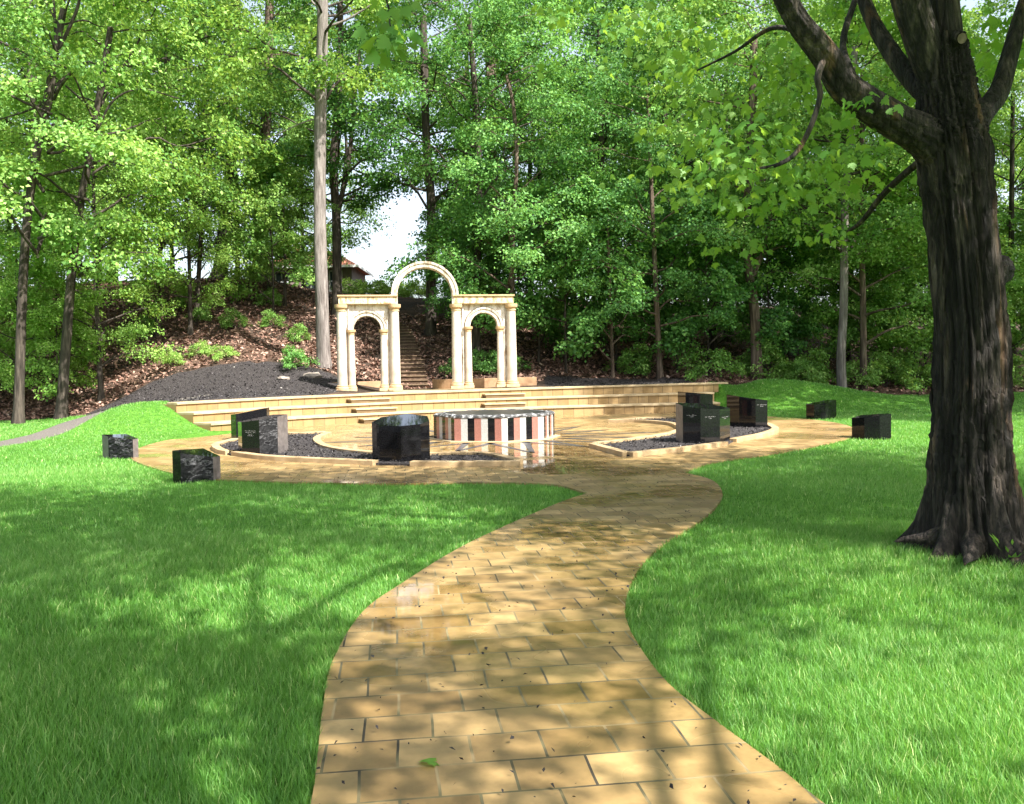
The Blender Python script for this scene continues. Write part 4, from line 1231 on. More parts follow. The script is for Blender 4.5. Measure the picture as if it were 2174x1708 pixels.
# fill of the wood behind: trees whose trunks the leaves hide
def fill(name, spots, label, group, kinds, leaf_, sc):
    protos = {}
    for n_, (x, y) in enumerate(spots):
        kind, vi = kinds[n_ % len(kinds)]
        s_ = sc * rngT.uniform(0.9, 1.12)
        base = (x, y, gz1(x, y) - 0.1)
        rz = rngT.uniform(0, 6.28)
        if (kind, vi) not in protos:
            hgt = {'tall': 17, 'full': 15, 'sap': 6, 'shrub': .9}[kind]
            r_ = {'tall': .24, 'full': .2, 'sap': .05, 'shrub': .02}[kind]
            t_ = tree(name, label, base, [Vector((0, 0, 0)), Vector((.1, .05, hgt * .4)), Vector((0, .1, hgt))], r_, r_ * .45, 'bark_dark', kind, vi, leaf_, 1.0, rz=0.0, group=group)
            t_.scale = (s_, s_, s_); t_.rotation_euler = (0, 0, rz)
            protos[(kind, vi)] = t_
        else:
            src = protos[(kind, vi)]
            r = src.copy(); C.objects.link(r); r.location = base; r.rotation_euler = (0, 0, rz); r.scale = (s_, s_, s_)
            for ch in list(src.children):
                c = ch.copy(); C.objects.link(c); c.parent = r
TK = [('full', 0), ('tall', 1), ('full', 2), ('tall', 2), ('full', 1), ('tall', 0)]
fill('woodland_tree', [(-36, 47), (-31, 42), (-26.5, 45), (-29, 55), (-37, 58), (-22.5, 42.5), (-12.5, 60)], 'leafy tree deep in the left wood, its trunk hidden by leaves', 'trees deep in the left wood', TK, 'leaf', 1.0)
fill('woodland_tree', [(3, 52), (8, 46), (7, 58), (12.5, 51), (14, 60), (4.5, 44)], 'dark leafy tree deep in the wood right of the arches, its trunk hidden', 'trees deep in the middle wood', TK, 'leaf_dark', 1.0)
fill('woodland_tree', [(17, 45), (21, 50), (26, 46), (31, 50), (19, 57), (27, 57), (34, 58), (36, 47), (42, 54)], 'leafy tree deep in the right wood, its trunk hidden by leaves', 'trees deep in the right wood', TK, 'leaf', 1.0)
fill('ridge_tree', [(1.5, 67), (5.5, 68), (9.5, 65), (13, 67), (17, 64), (20.5, 67), (24, 63), (28, 66), (33, 64), (38, 66), (15, 72), (7, 74)], 'low-branched tree along the ridge far behind the right wood', 'trees along the far ridge', [('full', 2), ('full', 0), ('full', 1)], 'leaf_dark', .95)
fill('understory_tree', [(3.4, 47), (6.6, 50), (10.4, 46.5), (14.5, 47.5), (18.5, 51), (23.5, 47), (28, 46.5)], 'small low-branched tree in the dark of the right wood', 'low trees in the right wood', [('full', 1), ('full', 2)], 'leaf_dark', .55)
fill('gap_tree', [(-2.6, 58)], 'tall dark tree on the hilltop right of the sky gap', 'hilltop tree by the sky gap', [('tall', 0), ('tall', 1)], 'leaf_dark', 1.1)
fill('understory_tree', [(-19.2, 34.6), (-16.2, 35.0), (-14.6, 40.5), (-22.5, 36), (-25, 40)], 'small leafy tree with low branches at the foot of the left slope', 'low trees at the left', [('full', 0), ('full', 1)], 'leaf_yellow', .55)
fill('crest_tree', [(-20.8, 55), (-17.6, 57.5), (-15.2, 55.5), (-24.5, 53), (-28, 50), (-13.2, 57)], 'leafy tree just beyond the hill crest at the left, sky behind it', 'trees beyond the left crest', [('full', 1), ('full', 0)], 'leaf', .8)
fill('understory_tree', [(-11.4, 45)], 'small leafy tree on the crest right of the tall pale trunk', 'small trees by the pale trunk', [('full', 1)], 'leaf', .5)
fill('sapling', [(-19.5, 38.6), (-23, 37.5), (-17.6, 34.6), (-21.2, 36.4), (-25.5, 38)], 'low leafy sapling on the slope below the left trunks', 'saplings at the left', [('sap', 0), ('sap', 1)], 'leaf_yellow', .8)
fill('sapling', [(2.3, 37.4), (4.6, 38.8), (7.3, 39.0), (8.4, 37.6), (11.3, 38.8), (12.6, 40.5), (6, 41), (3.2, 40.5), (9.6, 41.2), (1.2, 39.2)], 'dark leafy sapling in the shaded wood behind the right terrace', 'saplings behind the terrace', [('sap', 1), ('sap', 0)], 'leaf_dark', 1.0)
fill('sapling', [(15.6, 39.5), (17.3, 40.8), (19.2, 41), (21.2, 42), (24, 43), (27, 44), (18, 43.5), (22.5, 44.5)], 'leafy sapling at the lawn edge behind the big tree', 'saplings behind the right lawn', [('sap', 0), ('sap', 1)], 'leaf', 1.0)
fill('sapling', [(-1.6, 40), (-0.6, 42.5), (-2.2, 44)], 'dark leafy sapling right of the hill stairway', 'saplings by the stairway', [('sap', 1)], 'leaf_dark', .85)
fill('sapling', [(-11.6, 43.5), (-12.8, 47)], 'leafy sapling on the crest behind the pale trunk', 'saplings on the crest', [('sap', 0)], 'leaf', 1.0)
fill('sapling', [(-3.0, 49), (-1.6, 47), (-4.0, 55), (-2.4, 52), (-0.4, 49)], 'dark sapling on the hilltop seen through the tall arch', 'saplings seen through the tall arch', [('sap', 1), ('sap', 0)], 'leaf_dark', .8)
fill('shrub', [(-10.5, 60), (-9.2, 60.5), (-8.1, 60), (-7.0, 60.5), (-6.0, 59)], 'low green shrub on the hill crest under the sky gap', 'shrubs on the crest', [('shrub', 1)], 'leaf_yellow', 1.0)
fill('shrub', [(-8.7, 35.2)], 'bright green shrub at the foot of the tall pale trunk', 'green shrub by the pale trunk', [('shrub', 0)], 'shrub', .6)
fill('shrub', [(-14.2, 37.2), (-13.2, 37.8), (-12.1, 37.3)], 'low yellow-green plant on the leaf litter above the mulch', 'plants above the mulch', [('shrub', 1), ('shrub', 0)], 'leaf_yellow', .5)
fill('shrub', [(-17, 41.5), (-14.5, 42), (-12.8, 41), (-11.2, 41.5), (-16, 44), (-12, 44.5), (-9.5, 40)], 'small green plant higher on the leaf-strewn slope', 'plants on the slope', [('shrub', 0)], 'leaf', .6)
fill('shrub', [(10.8, 37.8), (12.0, 37.5), (13.0, 38.0), (15.2, 38.6), (16.4, 39.0), (18, 39.4), (19.6, 40), (21.4, 40.6), (23.4, 41.4), (8.2, 36.6), (5.4, 37.6)], 'low dark shrub along the wood edge right of the terrace', 'shrubs along the wood edge', [('shrub', 0), ('shrub', 1)], 'leaf', 1.0)
fill('shrub', [(-2.0, 37.4), (-1.2, 38.0), (-0.2, 37.2)], 'dark green shrub seen through the arches right of the stairs', 'shrubs by the stairs', [('shrub', 1)], 'leaf_dark', .7)

# ------------------------------------------------------------------ the big maple on the right
def maple_outline():
    half = [(0, -.08), (.1, .0), (.3, -.06), (.34, .06), (.52, .1), (.44, .26), (.58, .42), (.36, .44), (.26, .4), (.3, .62), (.17, .66), (.0, 1.0)]
    pts = half + [(-x, y) for x, y in half[-2:0:-1]]
    return np.array(pts)
MO = maple_outline()
def maple_leaves(rng, pos, u, nrm, size):
    """lobed leaves: a fan of quads round the midrib"""
    n = len(pos)
    s_ = np.cross(nrm, u)
    k = len(MO)
    x = MO[:, 0][None, :, None] * size[:, None, None]; y = MO[:, 1][None, :, None] * size[:, None, None]
    droop = (np.abs(MO[:, 0]) ** 1.5 * 0.5 + (MO[:, 1].clip(0)) ** 2 * 0.22)[None, :, None] * size[:, None, None]
    v = pos[:, None, :] + s_[:, None, :] * x + u[:, None, :] * y - nrm[:, None, :] * droop
    loops = np.arange(n * k); sizes = np.full(n, k)
    return v.reshape(-1, 3), loops, sizes

def maple_crown(name, rng, cs, rs, nl, size, mat, parent, origin, keep=None, droop=0.4, hang=0.9):
    n = len(cs) * nl
    ci = np.repeat(np.arange(len(cs)), nl)
    a = rng.uniform(0, 2 * np.pi, n); rr_ = np.sqrt(rng.uniform(0, 1, n)); r = rs[ci]
    pos = cs[ci] + np.stack([np.cos(a) * rr_ * r, np.sin(a) * rr_ * r, -droop * rr_ ** 2 * r + rng.normal(size=n) * .13 * r], 1)
    if keep is not None:
        ok = keep(pos); pos, ci, a = pos[ok], ci[ok], a[ok]; n = len(pos)
    nrm = unit(np.array([0, 0, 0.9]) + rng.normal(size=(n, 3)) * 0.65)
    u = unit(np.stack([np.cos(a), np.sin(a), -hang * np.ones(n)], 1) + rng.normal(size=(n, 3)) * .35)
    nrm = unit(nrm - u * (u * nrm).sum(1)[:, None])
    sz = size * rng.uniform(.5, 1.3, n)
    v, l, s_ = maple_leaves(rng, pos - np.array(origin), u, nrm, sz)
    me = mesh_np(name, v, l, s_)
    rn = np.clip(.45 + rng.normal(size=len(cs))[ci] * .15 + rng.normal(size=n) * .15, 0, 1)
    fattr(me, 'rnd', np.repeat(rn, len(MO)))
    return obj(name, me, mat, parent)

MD = 7.6
mb0 = at(2072, 1150, MD)
MBASE = Vector((mb0.x, mb0.y, -0.05))
maple = tag(empty('maple_tree', MBASE), 'big dark-barked maple in the right foreground, trunk forking above head height', 'tree')
def mp(px, py, dd=0.0): 
    p = at(px, py, MD + dd); return np.array(p - MBASE)
rngM = np.random.default_rng(9)
def bark_tube(path, radii, sides, seed, amp=0.06, flare=0.0, lobes=5):
    r_ = np.random.default_rng(seed)
    n = len(path)
    ks = np.array([3, 5, 8, 13, 17, 23, 29, 36])
    am = amp * np.array([.9, .8, .7, .8, .8, .75, .6, .5])
    drift = np.cumsum(r_.normal(size=(n, len(ks))) * 0.22, axis=0)
    ph = r_.uniform(0, 6.28, len(ks))
    env = 1 + 0.35 * np.cumsum(r_.normal(size=(n, len(ks))) * .12, axis=0)
    z = path[:, 2] - path[0, 2]
    lph = r_.uniform(0, 6.28)
    def rid(th, i):
        f = np.ones_like(th)
        for k, a_, p, d_, e_ in zip(ks, am, ph, drift[i], env[i]):
            w_ = np.sin(k * th + p + d_)
            f = f + a_ * e_ * (np.abs(w_) * 2 - 1 if k > 7 else w_)
        if flare:
            f = f + flare * np.exp(-max(z[i], 0) / 0.26) * (0.35 + 0.95 * np.clip(np.sin(lobes * th / 1.0 + lph), 0, 1) ** 1.4) + 0.18 * np.exp(-max(z[i], 0) / 0.9)
        f = f + r_.normal(size=th.shape) * amp * 0.10
        return f
    return tube_np(path, radii, sides, None, 0, rid)
def resample(pts, n):
    P = catmull(pts, 12)
    s_ = np.concatenate([[0], np.cumsum(np.linalg.norm(np.diff(P, axis=0), axis=1))])
    t_ = np.linspace(0, s_[-1], n)
    return np.stack([np.interp(t_, s_, P[:, j]) for j in range(P.shape[1])], 1)
PXM = MD / FPX
tm = NPM()
tp = resample([(*mp(2076, 1165), 80), (*mp(2068, 1050), 78), (*mp(2064, 900), 72), (*mp(2066, 750), 68), (*mp(2056, 600), 66), (*mp(2042, 450), 68), (*mp(2028, 330), 72), (*mp(2016, 240), 64), (*mp(2006, 160), 56), (*mp(2000, 80), 44)], 170)
v, q = bark_tube(tp[:, :3], tp[:, 3] * PXM * .86, 110, 4, 0.058, 0.98, 6); tm.add(v, q)
limb_defs = [
    ([(2060, 420, .02, 62), (2012, 335, -.01, 58), (1960, 288, -.06, 50), (1900, 256, -.15, 43), (1800, 190, -.3, 36), (1748, 112, -.4, 31), (1690, 40, -.5, 27), (1640, -60, -.6, 23), (1560, -260, -.6, 18), (1400, -520, -.4, 9)], 64, 90),
    ([(1990, 220, .05, 30), (1935, 170, .3, 25), (1890, 110, .5, 23), (1850, 40, .7, 20), (1815, -60, .9, 17), (1760, -300, 1.4, 12), (1700, -560, 1.8, 6)], 48, 70),
    ([(2000, 180, 0, 46), (1960, 90, -.05, 42), (1930, 0, -.1, 41), (1900, -120, -.1, 36), (1860, -400, -.1, 24), (1830, -800, .2, 9)], 64, 80),
    ([(2010, 200, .02, 46), (2008, 100, .05, 41), (2000, 0, .1, 40), (2005, -120, .2, 34), (2040, -420, .4, 22), (2080, -800, .6, 8)], 64, 80),
    ([(2040, 330, 0, 40), (2066, 268, .05, 34), (2092, 232, .15, 27), (2122, 190, .25, 24), (2146, 110, .35, 21), (2172, 20, .45, 19), (2230, -120, .7, 16), (2380, -420, 1.3, 9)], 48, 70),
    ([(2000, 320, .1, 13), (1945, 350, .3, 10), (1880, 408, .8, 9), (1830, 470, 1.2, 7), (1800, 492, 1.5, 4)], 16, 30),
    ([(1752, 118, -.42, 9), (1736, 165, -.5, 8), (1741, 205, -.5, 7), (1722, 268, -.5, 6.5), (1690, 325, -.5, 6), (1652, 350, -.5, 5), (1612, 358, -.5, 3)], 14, 40),
    ([(1830, 205, -.25, 11), (1790, 100, .2, 9), (1812, 10, .4, 8), (1840, -80, .6, 6)], 14, 30),
    ([(1720, 75, -.45, 8), (1640, 60, -.2, 6), (1560, 110, .2, 4), (1480, 150, .5, 2.5)], 12, 24),
]
limb_paths = []
for pts, sd, nr in limb_defs:
    P = resample([(*mp(a, b, c), r) for a, b, c, r in pts], nr)
    limb_paths.append(P)
    v, q = bark_tube(P[:, :3], P[:, 3] * PXM * .78, sd, int(abs(pts[0][0] + pts[1][1])), 0.035 if sd > 20 else 0.02); tm.add(v, q)
# knotty swelling on the right side of the trunk
kb = resample([(*mp(2085, 590), 34), (*mp(2118, 575), 30), (*mp(2138, 572), 22), (*mp(2147, 570), 13)], 14)
v, q = bark_tube(kb[:, :3], kb[:, 3] * PXM, 40, 15, 0.05); tm.add(v, q)
# surface roots spreading in the grass
for pts in ([(2040, 1120, -.1, 40), (1988, 1135, -.1, 17), (1948, 1141, -.05, 9), (1920, 1144, 0, 6), (1900, 1150, 0, 1)], [(2072, 1110, -.12, 40), (2064, 1158, -.38, 20), (2060, 1175, -.58, 11), (2052, 1186, -.8, 6), (2048, 1200, -1.0, 1)], [(2106, 1118, -.12, 38), (2146, 1152, -.36, 19), (2182, 1168, -.5, 11), (2215, 1180, -.55, 6), (2240, 1190, -.6, 1)], [(2110, 1120, .1, 36), (2165, 1125, .3, 20), (2205, 1128, .5, 9)]):
    P = resample([(*mp(a, b, c), r) for a, b, c, r in pts], 26)
    P[:, 2] = np.maximum(P[:, 2], -0.02) - 0.35 * P[:, 3] * PXM
    v, q = bark_tube(P[:, :3], P[:, 3] * PXM, 40, int(pts[1][0]), 0.06); tm.add(v, q)
obj('trunk', tm.mesh('trunk'), MT['bark_maple'], maple)
def stub(a, b, r0, r1):
    P = resample([(*a, r0), (*((a + b) / 2), (r0 + r1) / 2), (*b, r1)], 8)
    v, q = bark_tube(P[:, :3], P[:, 3], 28, 31, 0.04)
    m_ = NPM(); m_.add(v, q)
    o = obj('branch_stub', m_.mesh('branch_stub'), MT['bark_maple'], maple)
    d = unit((b - a)[None, :])[0]
    mb = MB(); x_ = unit(np.cross(d, [0, 0, 1])[None])[0]; y_ = np.cross(x_, d)
    ring = [tuple(b + d * 0.004 + (x_ * math.cos(t_) + y_ * math.sin(t_)) * r1 * .92) for t_ in np.linspace(0, 2 * math.pi, 20, endpoint=False)]
    mb.add(ring, [tuple(range(20))])
    obj('cut_face', mb.mesh('cut_face'), MT['cutwood'], o)
stub(mp(2020, 85, -.1), mp(2042, 82, -.24), .065, .045)
stub(mp(2140, 570, -.02), mp(2152, 568, -.04), .075, .05)

# crown: sprays along the limbs and in the dome above; the low ones hang into view on the right
def view_y(pos):
    """height over the bearing of the frame's upper edge"""
    return pos[:, 2] - (EYE + (pos[:, 1]) * 0.418)
rngC = np.random.default_rng(21)
def clumped(rg, center, radii, ncl, per, spread, ok):
    """spray centres gathered in separate clumps, so that real gaps stay between them"""
    out = []
    guard = 0
    while len(out) < ncl * per and guard < 4000:
        guard += 1
        p = unit(rg.normal(size=(1, 3)))[0] * (rg.uniform(.15, 1) ** (1 / 2.0))
        c = np.array(center) + p * np.array(radii)
        if not ok(c): continue
        k = 0
        while k < per:
            q_ = c + rg.normal(size=3) * np.array([spread, spread, spread * .5])
            if ok(q_): out.append(q_)
            k += 1
    return np.array(out)
MC = (MBASE.x + .5, MBASE.y - .3, 8.7)
cs = clumped(rngC, MC, (4.8, 4.5, 3.8), 27, 14, .78, lambda c: c[2] > EYE + c[1] * 0.43 + 0.8 and not (c[1] < 1.0 and c[2] < 5))
maple_crown('crown', rngC, cs, rngC.uniform(.5, .9, len(cs)), 62, 0.115, MT['maple'], maple, MBASE)
# hanging sprays in view (upper right of the photograph)
hs = []
for px, py, d in [(1640, 345, 7.4), (1590, 330, 7.6), (1540, 360, 7.8), (1680, 300, 7.9), (1720, 250, 8.3), (1500, 300, 8.8), (1450, 250, 9.3), (1560, 250, 8.6), (1620, 200, 8.6), (1680, 180, 8.4), (1560, 160, 9.0),
                  (1480, 130, 9.4), (1600, 80, 8.6), (1660, 110, 8.8), (1520, 40, 9.4), (1440, 60, 10), (1390, 120, 10.4), (1360, 30, 10.5), (1760, 330, 9.6), (1800, 380, 9.8), (1840, 330, 10), (1700, 380, 8.6), (1640, 400, 8.4), (1560, 410, 8.8),
                  (2120, 60, 8.8), (2160, 120, 9.2), (2100, 130, 9.6), (2060, 30, 9.8), (1780, 60, 9.6), (1840, 160, 10), (1300, 20, 10.8), (1240, 10, 11), (2170, 30, 8.6), (1870, 20, 10.4), (1720, 10, 9.2), (1480, 390, 9.4)]:
    hs.append(np.array(at(px, py, d)))
hs = np.array(hs)
hs = np.concatenate([hs, hs + rngC.normal(size=hs.shape) * np.array([.35, .5, .2])])
maple_crown('hanging_leaves', rngC, hs, rngC.uniform(.3, .6, len(hs)), 26, 0.092, MT['maple'], maple, MBASE)

# ------------------------------------------------------------------ trees round the viewer that shade the foreground
def shade_tree(base, center, rxy, rz_, nsp, label, twig=None):
    root = tag(empty('shade_tree', (base[0], base[1], -0.05)), label, 'tree', 'trees around the viewpoint')
    m_ = NPM()
    bx = np.array([base[0], base[1], -0.05])
    top = np.array(center) - bx
    P = resample([(0, 0, 0, .34), (top[0] * .2, top[1] * .2, top[2] * .35, .27), (top[0] * .6, top[1] * .6, top[2] * .7, .2), (top[0], top[1], top[2] + 1, .1)], 40)
    v, q = bark_tube(P[:, :3], P[:, 3], 40, int(abs(base[0] * 10)) + 2, .04, .4); m_.add(v, q)
    rg = np.random.default_rng(int(abs(base[0] * 31 + base[1] * 17)) + 1)
    c_ = clumped(rg, center, (rxy, rxy, rz_), max(5, int(nsp * .6)), 14, .78, lambda c: c[2] > EYE + c[1] * 0.43 + 1.1 and c[2] > 4.2)
    for k in range(0, len(c_), 9):
        e = c_[k] - bx
        st = P[int(14 + 20 * rg.uniform()), :3]
        Q = resample([(*st, .07), (*((st + e) / 2 + np.array([0, 0, .4])), .045), (*e, .012)], 12)
        v, q = tube_np(Q[:, :3], Q[:, 3], 7); m_.add(v, q)
    if twig is not None:
        Q = resample(twig, 40); Q[:, :3] -= bx
        v, q = tube_np(Q[:, :3], Q[:, 3], 8); m_.add(v, q)
    obj('trunk', m_.mesh('trunk'), MT['bark_maple'], root)
    maple_crown('crown', rg, c_, rg.uniform(.5, .95, len(c_)), 58, 0.12, MT['maple'], root, bx)
    return root
tw = [at(815, -40, 5.3), at(826, 30, 5.2), at(828, 75, 5.15), at(838, 105, 5.1)]
tww = [(-0.7, -1.4, 6.2, .06), (-0.9, 1.6, 5.9, .035), (-0.95, 4.4, 4.75, .016), (*at(815, -20, 5.3), .007), (*tw[1], .005), (*tw[2], .004), (*tw[3], .003)]
st1 = shade_tree((-0.9, -2.8), (0.9, 2.5, 9.7), 3.9, 3.2, 33, 'tree just behind the viewpoint, one leafy twig hanging into view at the top', tww)
lp, lu = [], []
for k in range(34):
    px, py = 832 + rngC.normal() * 26, 66 + rngC.normal() * 28
    lp.append(np.array(at(px, min(py, 118), 5.15 + rngC.uniform(-.2, .2))))
    lu.append(((px - 832) / 45 + rngC.normal() * .3, rngC.uniform(-.6, .3), -.75 + rngC.normal() * .2))
lu = unit(np.array(lu)); ln_ = unit(np.array([0, -.55, .7]) + rngC.normal(size=lu.shape) * .5); ln_ = unit(ln_ - lu * (lu * ln_).sum(1)[:, None])
v, l, s_ = maple_leaves(rngC, np.array(lp) - np.array(st1.location), lu, ln_, rngC.uniform(.075, .125, len(lp)))
me = mesh_np('twig_leaves', v, l, s_); fattr(me, 'rnd', np.repeat(rngC.uniform(.2, .6, len(lp)), len(MO)))
obj('twig_leaves', me, MT['maple'], st1)
shade_tree((3.6, -3.6), (3.0, 0.3, 9.3), 4.0, 3.4, 34, 'tree behind the viewpoint on the right side of the path')
shade_tree((10.8, 3.2), (10.4, 4.9, 9.2), 3.8, 3.4, 40, 'tree on the right lawn level with the viewpoint, outside the view')
shade_tree((5.4, -4.8), (4.7, -3.0, 9.0), 2.6, 3.0, 11, 'thin-crowned tree behind the viewpoint, farthest right of the path')
shade_tree((12.8, 6.4), (11.0, 7.2, 8.8), 4.2, 3.4, 32, 'tree on the right lawn beyond the big maple, outside the view')

# tall trees beyond the right side of the view; they shade the right end of the terrace and the wood behind it
fill('tall_tree', [(20, 22.5), (25, 28), (30.5, 33.5), (24.5, 22.5), (29.5, 28), (35, 38)], 'tall leafy tree beyond the right side of the lawn, outside the view', 'tall trees right of the view', [('tall', 1), ('tall', 0)], 'leaf', 1.38)

# ------------------------------------------------------------------ grass
def blades(seed, x0, x1, y0, y1, dens, h, w, margin, seg):
    rng = np.random.default_rng(seed)
    n = int((x1 - x0) * (y1 - y0) * dens)
    x = rng.uniform(x0, x1, n); y = rng.uniform(y0, y1, n)
    ok = (np.abs(x) < y * 0.66 + margin) & ~inpoly(x, y, PAVE) & (y < edge_y(x) + 0.1) & (seg_dist(x, y, TRACK) > 0.42 + rng.uniform(0, .35, n))
    inside = (x > -8.6) & (x < 7.5) & (y > np.interp(x, WB[:, 0], WB[:, 1]) - .05)
    ok &= ~inside
    ok &= np.hypot((x - MBASE.x) / 1.0, (y - MBASE.y)) > 0.42
    x, y = x[ok], y[ok]; n = len(x)
    z = gz(x, y)
    # clumps: slow variation of height and lean
    cl = np.sin(x * 2.3 + 2.3 * np.sin(y * 1.7 + .6 * np.sin(x * 4.1))) * np.sin(y * 3.7 + 2.1 * np.sin(x * 1.3 + 1.1 * np.sin(y * 2.9)))
    cl2 = np.sin(x * 0.9 + 2 * np.sin(y * .55)) * np.sin(y * .8 + 1.7)
    hh = h * rng.uniform(.55, 1.25, n) * (1 + .16 * cl + .12 * cl2)
    az = rng.uniform(0, 6.283, n)
    la = 1.3 * np.sin(x * 1.7 + y * 1.1) + 2 * np.sin(y * .7 - x * .4) 
    lean = np.stack([np.cos(az) * .42 + np.cos(la) * .1, np.sin(az) * .42 + np.sin(la) * .1], 1) * rng.uniform(.4, 1.5, n)[:, None]
    ww = w * rng.uniform(.7, 1.3, n)
    wa = rng.uniform(0, 6.283, n)
    wx, wy = np.cos(wa) * ww / 2, np.sin(wa) * ww / 2
    b = np.stack([x, y, z - .005], 1)
    W_ = np.stack([wx, wy, np.zeros(n)], 1)
    def at_(t_, k): 
        return b + np.stack([lean[:, 0] * hh * t_ ** 1.8, lean[:, 1] * hh * t_ ** 1.8, hh * (t_ - .18 * t_ ** 2 * np.hypot(lean[:, 0], lean[:, 1]))], 1)
    dry = (rng.random(n) < .035) * .5
    rn = np.clip(.36 + rng.normal(size=n) * .13 + .07 * cl2 + dry, 0, 1)
    if seg:
        m1 = at_(.55, 0)
        V = np.stack([b - W_, b + W_, m1 + W_ * .8, m1 - W_ * .8, at_(1.0, 0)], 1)
        k = np.arange(n)[:, None] * 5
        loops = np.concatenate([k + np.array([[0, 1, 2, 3]]), k + np.array([[3, 2, 4]])], 1)
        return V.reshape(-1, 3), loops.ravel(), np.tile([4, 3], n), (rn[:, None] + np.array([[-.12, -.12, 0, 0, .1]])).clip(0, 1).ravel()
    V = np.stack([b - W_, b + W_, at_(1.0, 0)], 1)
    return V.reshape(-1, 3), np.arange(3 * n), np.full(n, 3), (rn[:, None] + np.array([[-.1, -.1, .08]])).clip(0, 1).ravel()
def join_grass(parts):
    V, Lp, Sz, Rn, off = [], [], [], [], 0
    for v, l, s_, r in parts:
        V.append(v); Lp.append(l + off); Sz.append(s_); Rn.append(r); off += len(v)
    me = mesh_np('lawn_grass', np.concatenate(V), np.concatenate(Lp), np.concatenate(Sz))
    fattr(me, 'rnd', np.concatenate(Rn))
    return me
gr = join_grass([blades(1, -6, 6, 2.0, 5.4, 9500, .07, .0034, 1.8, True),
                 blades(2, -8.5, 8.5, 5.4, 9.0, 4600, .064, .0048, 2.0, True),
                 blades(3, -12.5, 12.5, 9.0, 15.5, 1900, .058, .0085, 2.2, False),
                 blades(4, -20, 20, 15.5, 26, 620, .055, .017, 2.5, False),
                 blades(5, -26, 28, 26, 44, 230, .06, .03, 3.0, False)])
tag(obj('lawn_grass', gr, MT['grass']), 'short bright green lawn grass on both sides of the path', 'grass', kind='stuff')

# ------------------------------------------------------------------ litter, mulch chips, small things
def flakes(seed, n, xr, yr, fn, size, lift, kf=None):
    rng = np.random.default_rng(seed)
    x = rng.uniform(*xr, n); y = rng.uniform(*yr, n)
    ok = fn(x, y, rng); x, y = x[ok], y[ok]; n = len(x)
    z = (kf(x, y) if kf else gz(x, y)) + lift + rng.uniform(0, .03, n)
    nrm = unit(np.array([0, 0, 1.0]) + rng.normal(size=(n, 3)) * .55)
    u = unit(rng.normal(size=(n, 3))); u = unit(u - nrm * (u * nrm).sum(1)[:, None])
    L = size * rng.uniform(.5, 1.4, n)
    q = leaf_quads(np.stack([x, y, z], 1), u, nrm, L, L * rng.uniform(.3, .8, n))
    return q, np.clip(rng.beta(2, 2.6, n), 0, 1)
def wood_floor(x, y, rng): return (y > edge_y(x) + .3) & (mulch_m(x, y) < .4) & ~((x > -7) & (x < 1.5) & (y < 35))
q, r = flakes(51, 60000, (-27, 10), (30, 50), wood_floor, .17, .02)
q2, r2 = flakes(52, 12000, (8, 30), (35, 50), wood_floor, .17, .02)
tag(obj('leaf_litter', leaf_mesh('leaf_litter', [q, q2], [r, r2]), MT['litter']), 'reddish brown fallen leaves covering the wooded slope', 'leaf litter', kind='stuff')
q, r = flakes(53, 26000, (-17, 11), (24, 38), lambda x, y, g: mulch_m(x, y) > .5, .07, .01)
inb = lambda P: (lambda x, y, g: inpoly(x, y, P))
q2, r2 = flakes(54, 15000, (-7, .3), (14, 23), inb(LBP), .045, .0, lambda x, y: np.full(x.shape, .04))
q3, r3 = flakes(55, 12000, (1.5, 7), (15, 28), inb(RBP), .045, .0, lambda x, y: np.full(x.shape, .04))
tag(obj('mulch_chips', leaf_mesh('mulch_chips', [q, q2, q3], [r, r2, r3]), MT['chip']), 'loose black bark chips on the mulch mound and in the plaza beds', 'mulch', kind='stuff')
rngB = np.random.default_rng(12)
def path_ok(x, y, g): return inpoly(x, y, PAVE)
q, r = flakes(56, 2600, (-4, 5), (2.8, 15), path_ok, .02, .001, lambda x, y: np.full(x.shape, .002))
q2, r2 = flakes(57, 120, (-1.4, 2.2), (2.8, 9), path_ok, .026, .001, lambda x, y: np.full(x.shape, .002))
tag(obj('path_debris', leaf_mesh('path_debris', [q, q2], [r * .6, r2 * .5]), MT['chip']), 'tiny seeds and bits of dead leaf scattered over the path pavers', 'debris', kind='stuff')
rngR = np.random.default_rng(8)
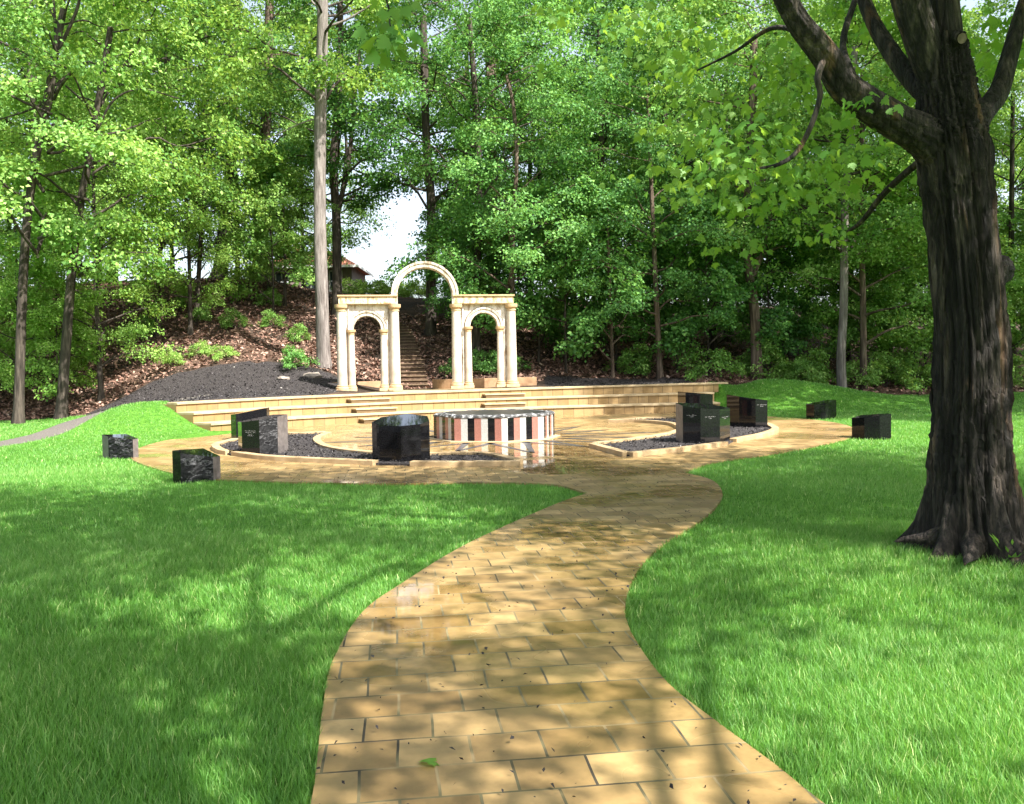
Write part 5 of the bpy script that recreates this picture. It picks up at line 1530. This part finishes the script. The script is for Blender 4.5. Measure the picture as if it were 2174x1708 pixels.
def rock(x, y, s_, label):
    bm = bmesh.new(); bmesh.ops.create_icosphere(bm, subdivisions=2, radius=s_)
    for v_ in bm.verts: v_.co = Vector((v_.co.x * 1.5, v_.co.y, v_.co.z * .6)) * (1 + rngR.normal() * .09)
    me = bpy.data.meshes.new('rock'); bm.to_mesh(me); bm.free()
    tag(obj('rock', me, MT['rock'], None, (x, y, gz1(x, y) + s_ * .15)), label, 'rock')
p = at(601, 797, 33.5); rock(p.x, 33.5, .17, 'pale rock lying on the black mulch mound')
p = at(655, 800, 33.5); rock(p.x, 34.2, .24, 'flat grey rock at the mulch edge below the tall pale trunk')
# fallen leaf on the path
p = at(902, 1622, 3.6)
lf = at(902, 1622, 1.0)
k = (0.012 - EYE) / (lf.z - EYE)
fp = Vector((lf.x * k, lf.y * k, 0.01))
v, l, s_ = maple_leaves(rngC, np.array([[0, 0, 0.012]]), np.array([[.5, .86, 0.0]]), np.array([[0, 0, 1.0]]), np.array([.085]))
me = mesh_np('fallen_leaf', v, l, s_); fattr(me, 'rnd', np.full(len(MO), .7))
tag(obj('fallen_leaf', me, MT['maple'], None, fp), 'single pale green fallen leaf lying on the path pavers', 'leaf')
# broad-leaved weed at the foot of the maple
rngW = np.random.default_rng(4)
wp = at(2150, 1160, 7.05); wb = Vector((wp.x, 7.05, -.03))
wd = tag(empty('weed_plant', wb), 'broad-leaved weed growing at the foot of the big maple', 'weed')
qs = []
n = 26
a = rngW.uniform(0, 6.28, n); t_ = rngW.uniform(.05, .3, n)
pos = np.stack([np.cos(a) * t_ * .6, np.sin(a) * t_ * .6, t_ * .8], 1)
u = unit(np.stack([np.cos(a) * .6, np.sin(a) * .6, .7 * np.ones(n)], 1)); nr_ = unit(np.stack([-np.cos(a), -np.sin(a), np.ones(n)], 1))
nr_ = unit(nr_ - u * (u * nr_).sum(1)[:, None])
obj('leaves', leaf_mesh('leaves', [leaf_quads(pos, u, nr_, rngW.uniform(.06, .12, n), rngW.uniform(.02, .04, n))], [rngW.uniform(.4, .9, n)]), MT['shrub'], wd)
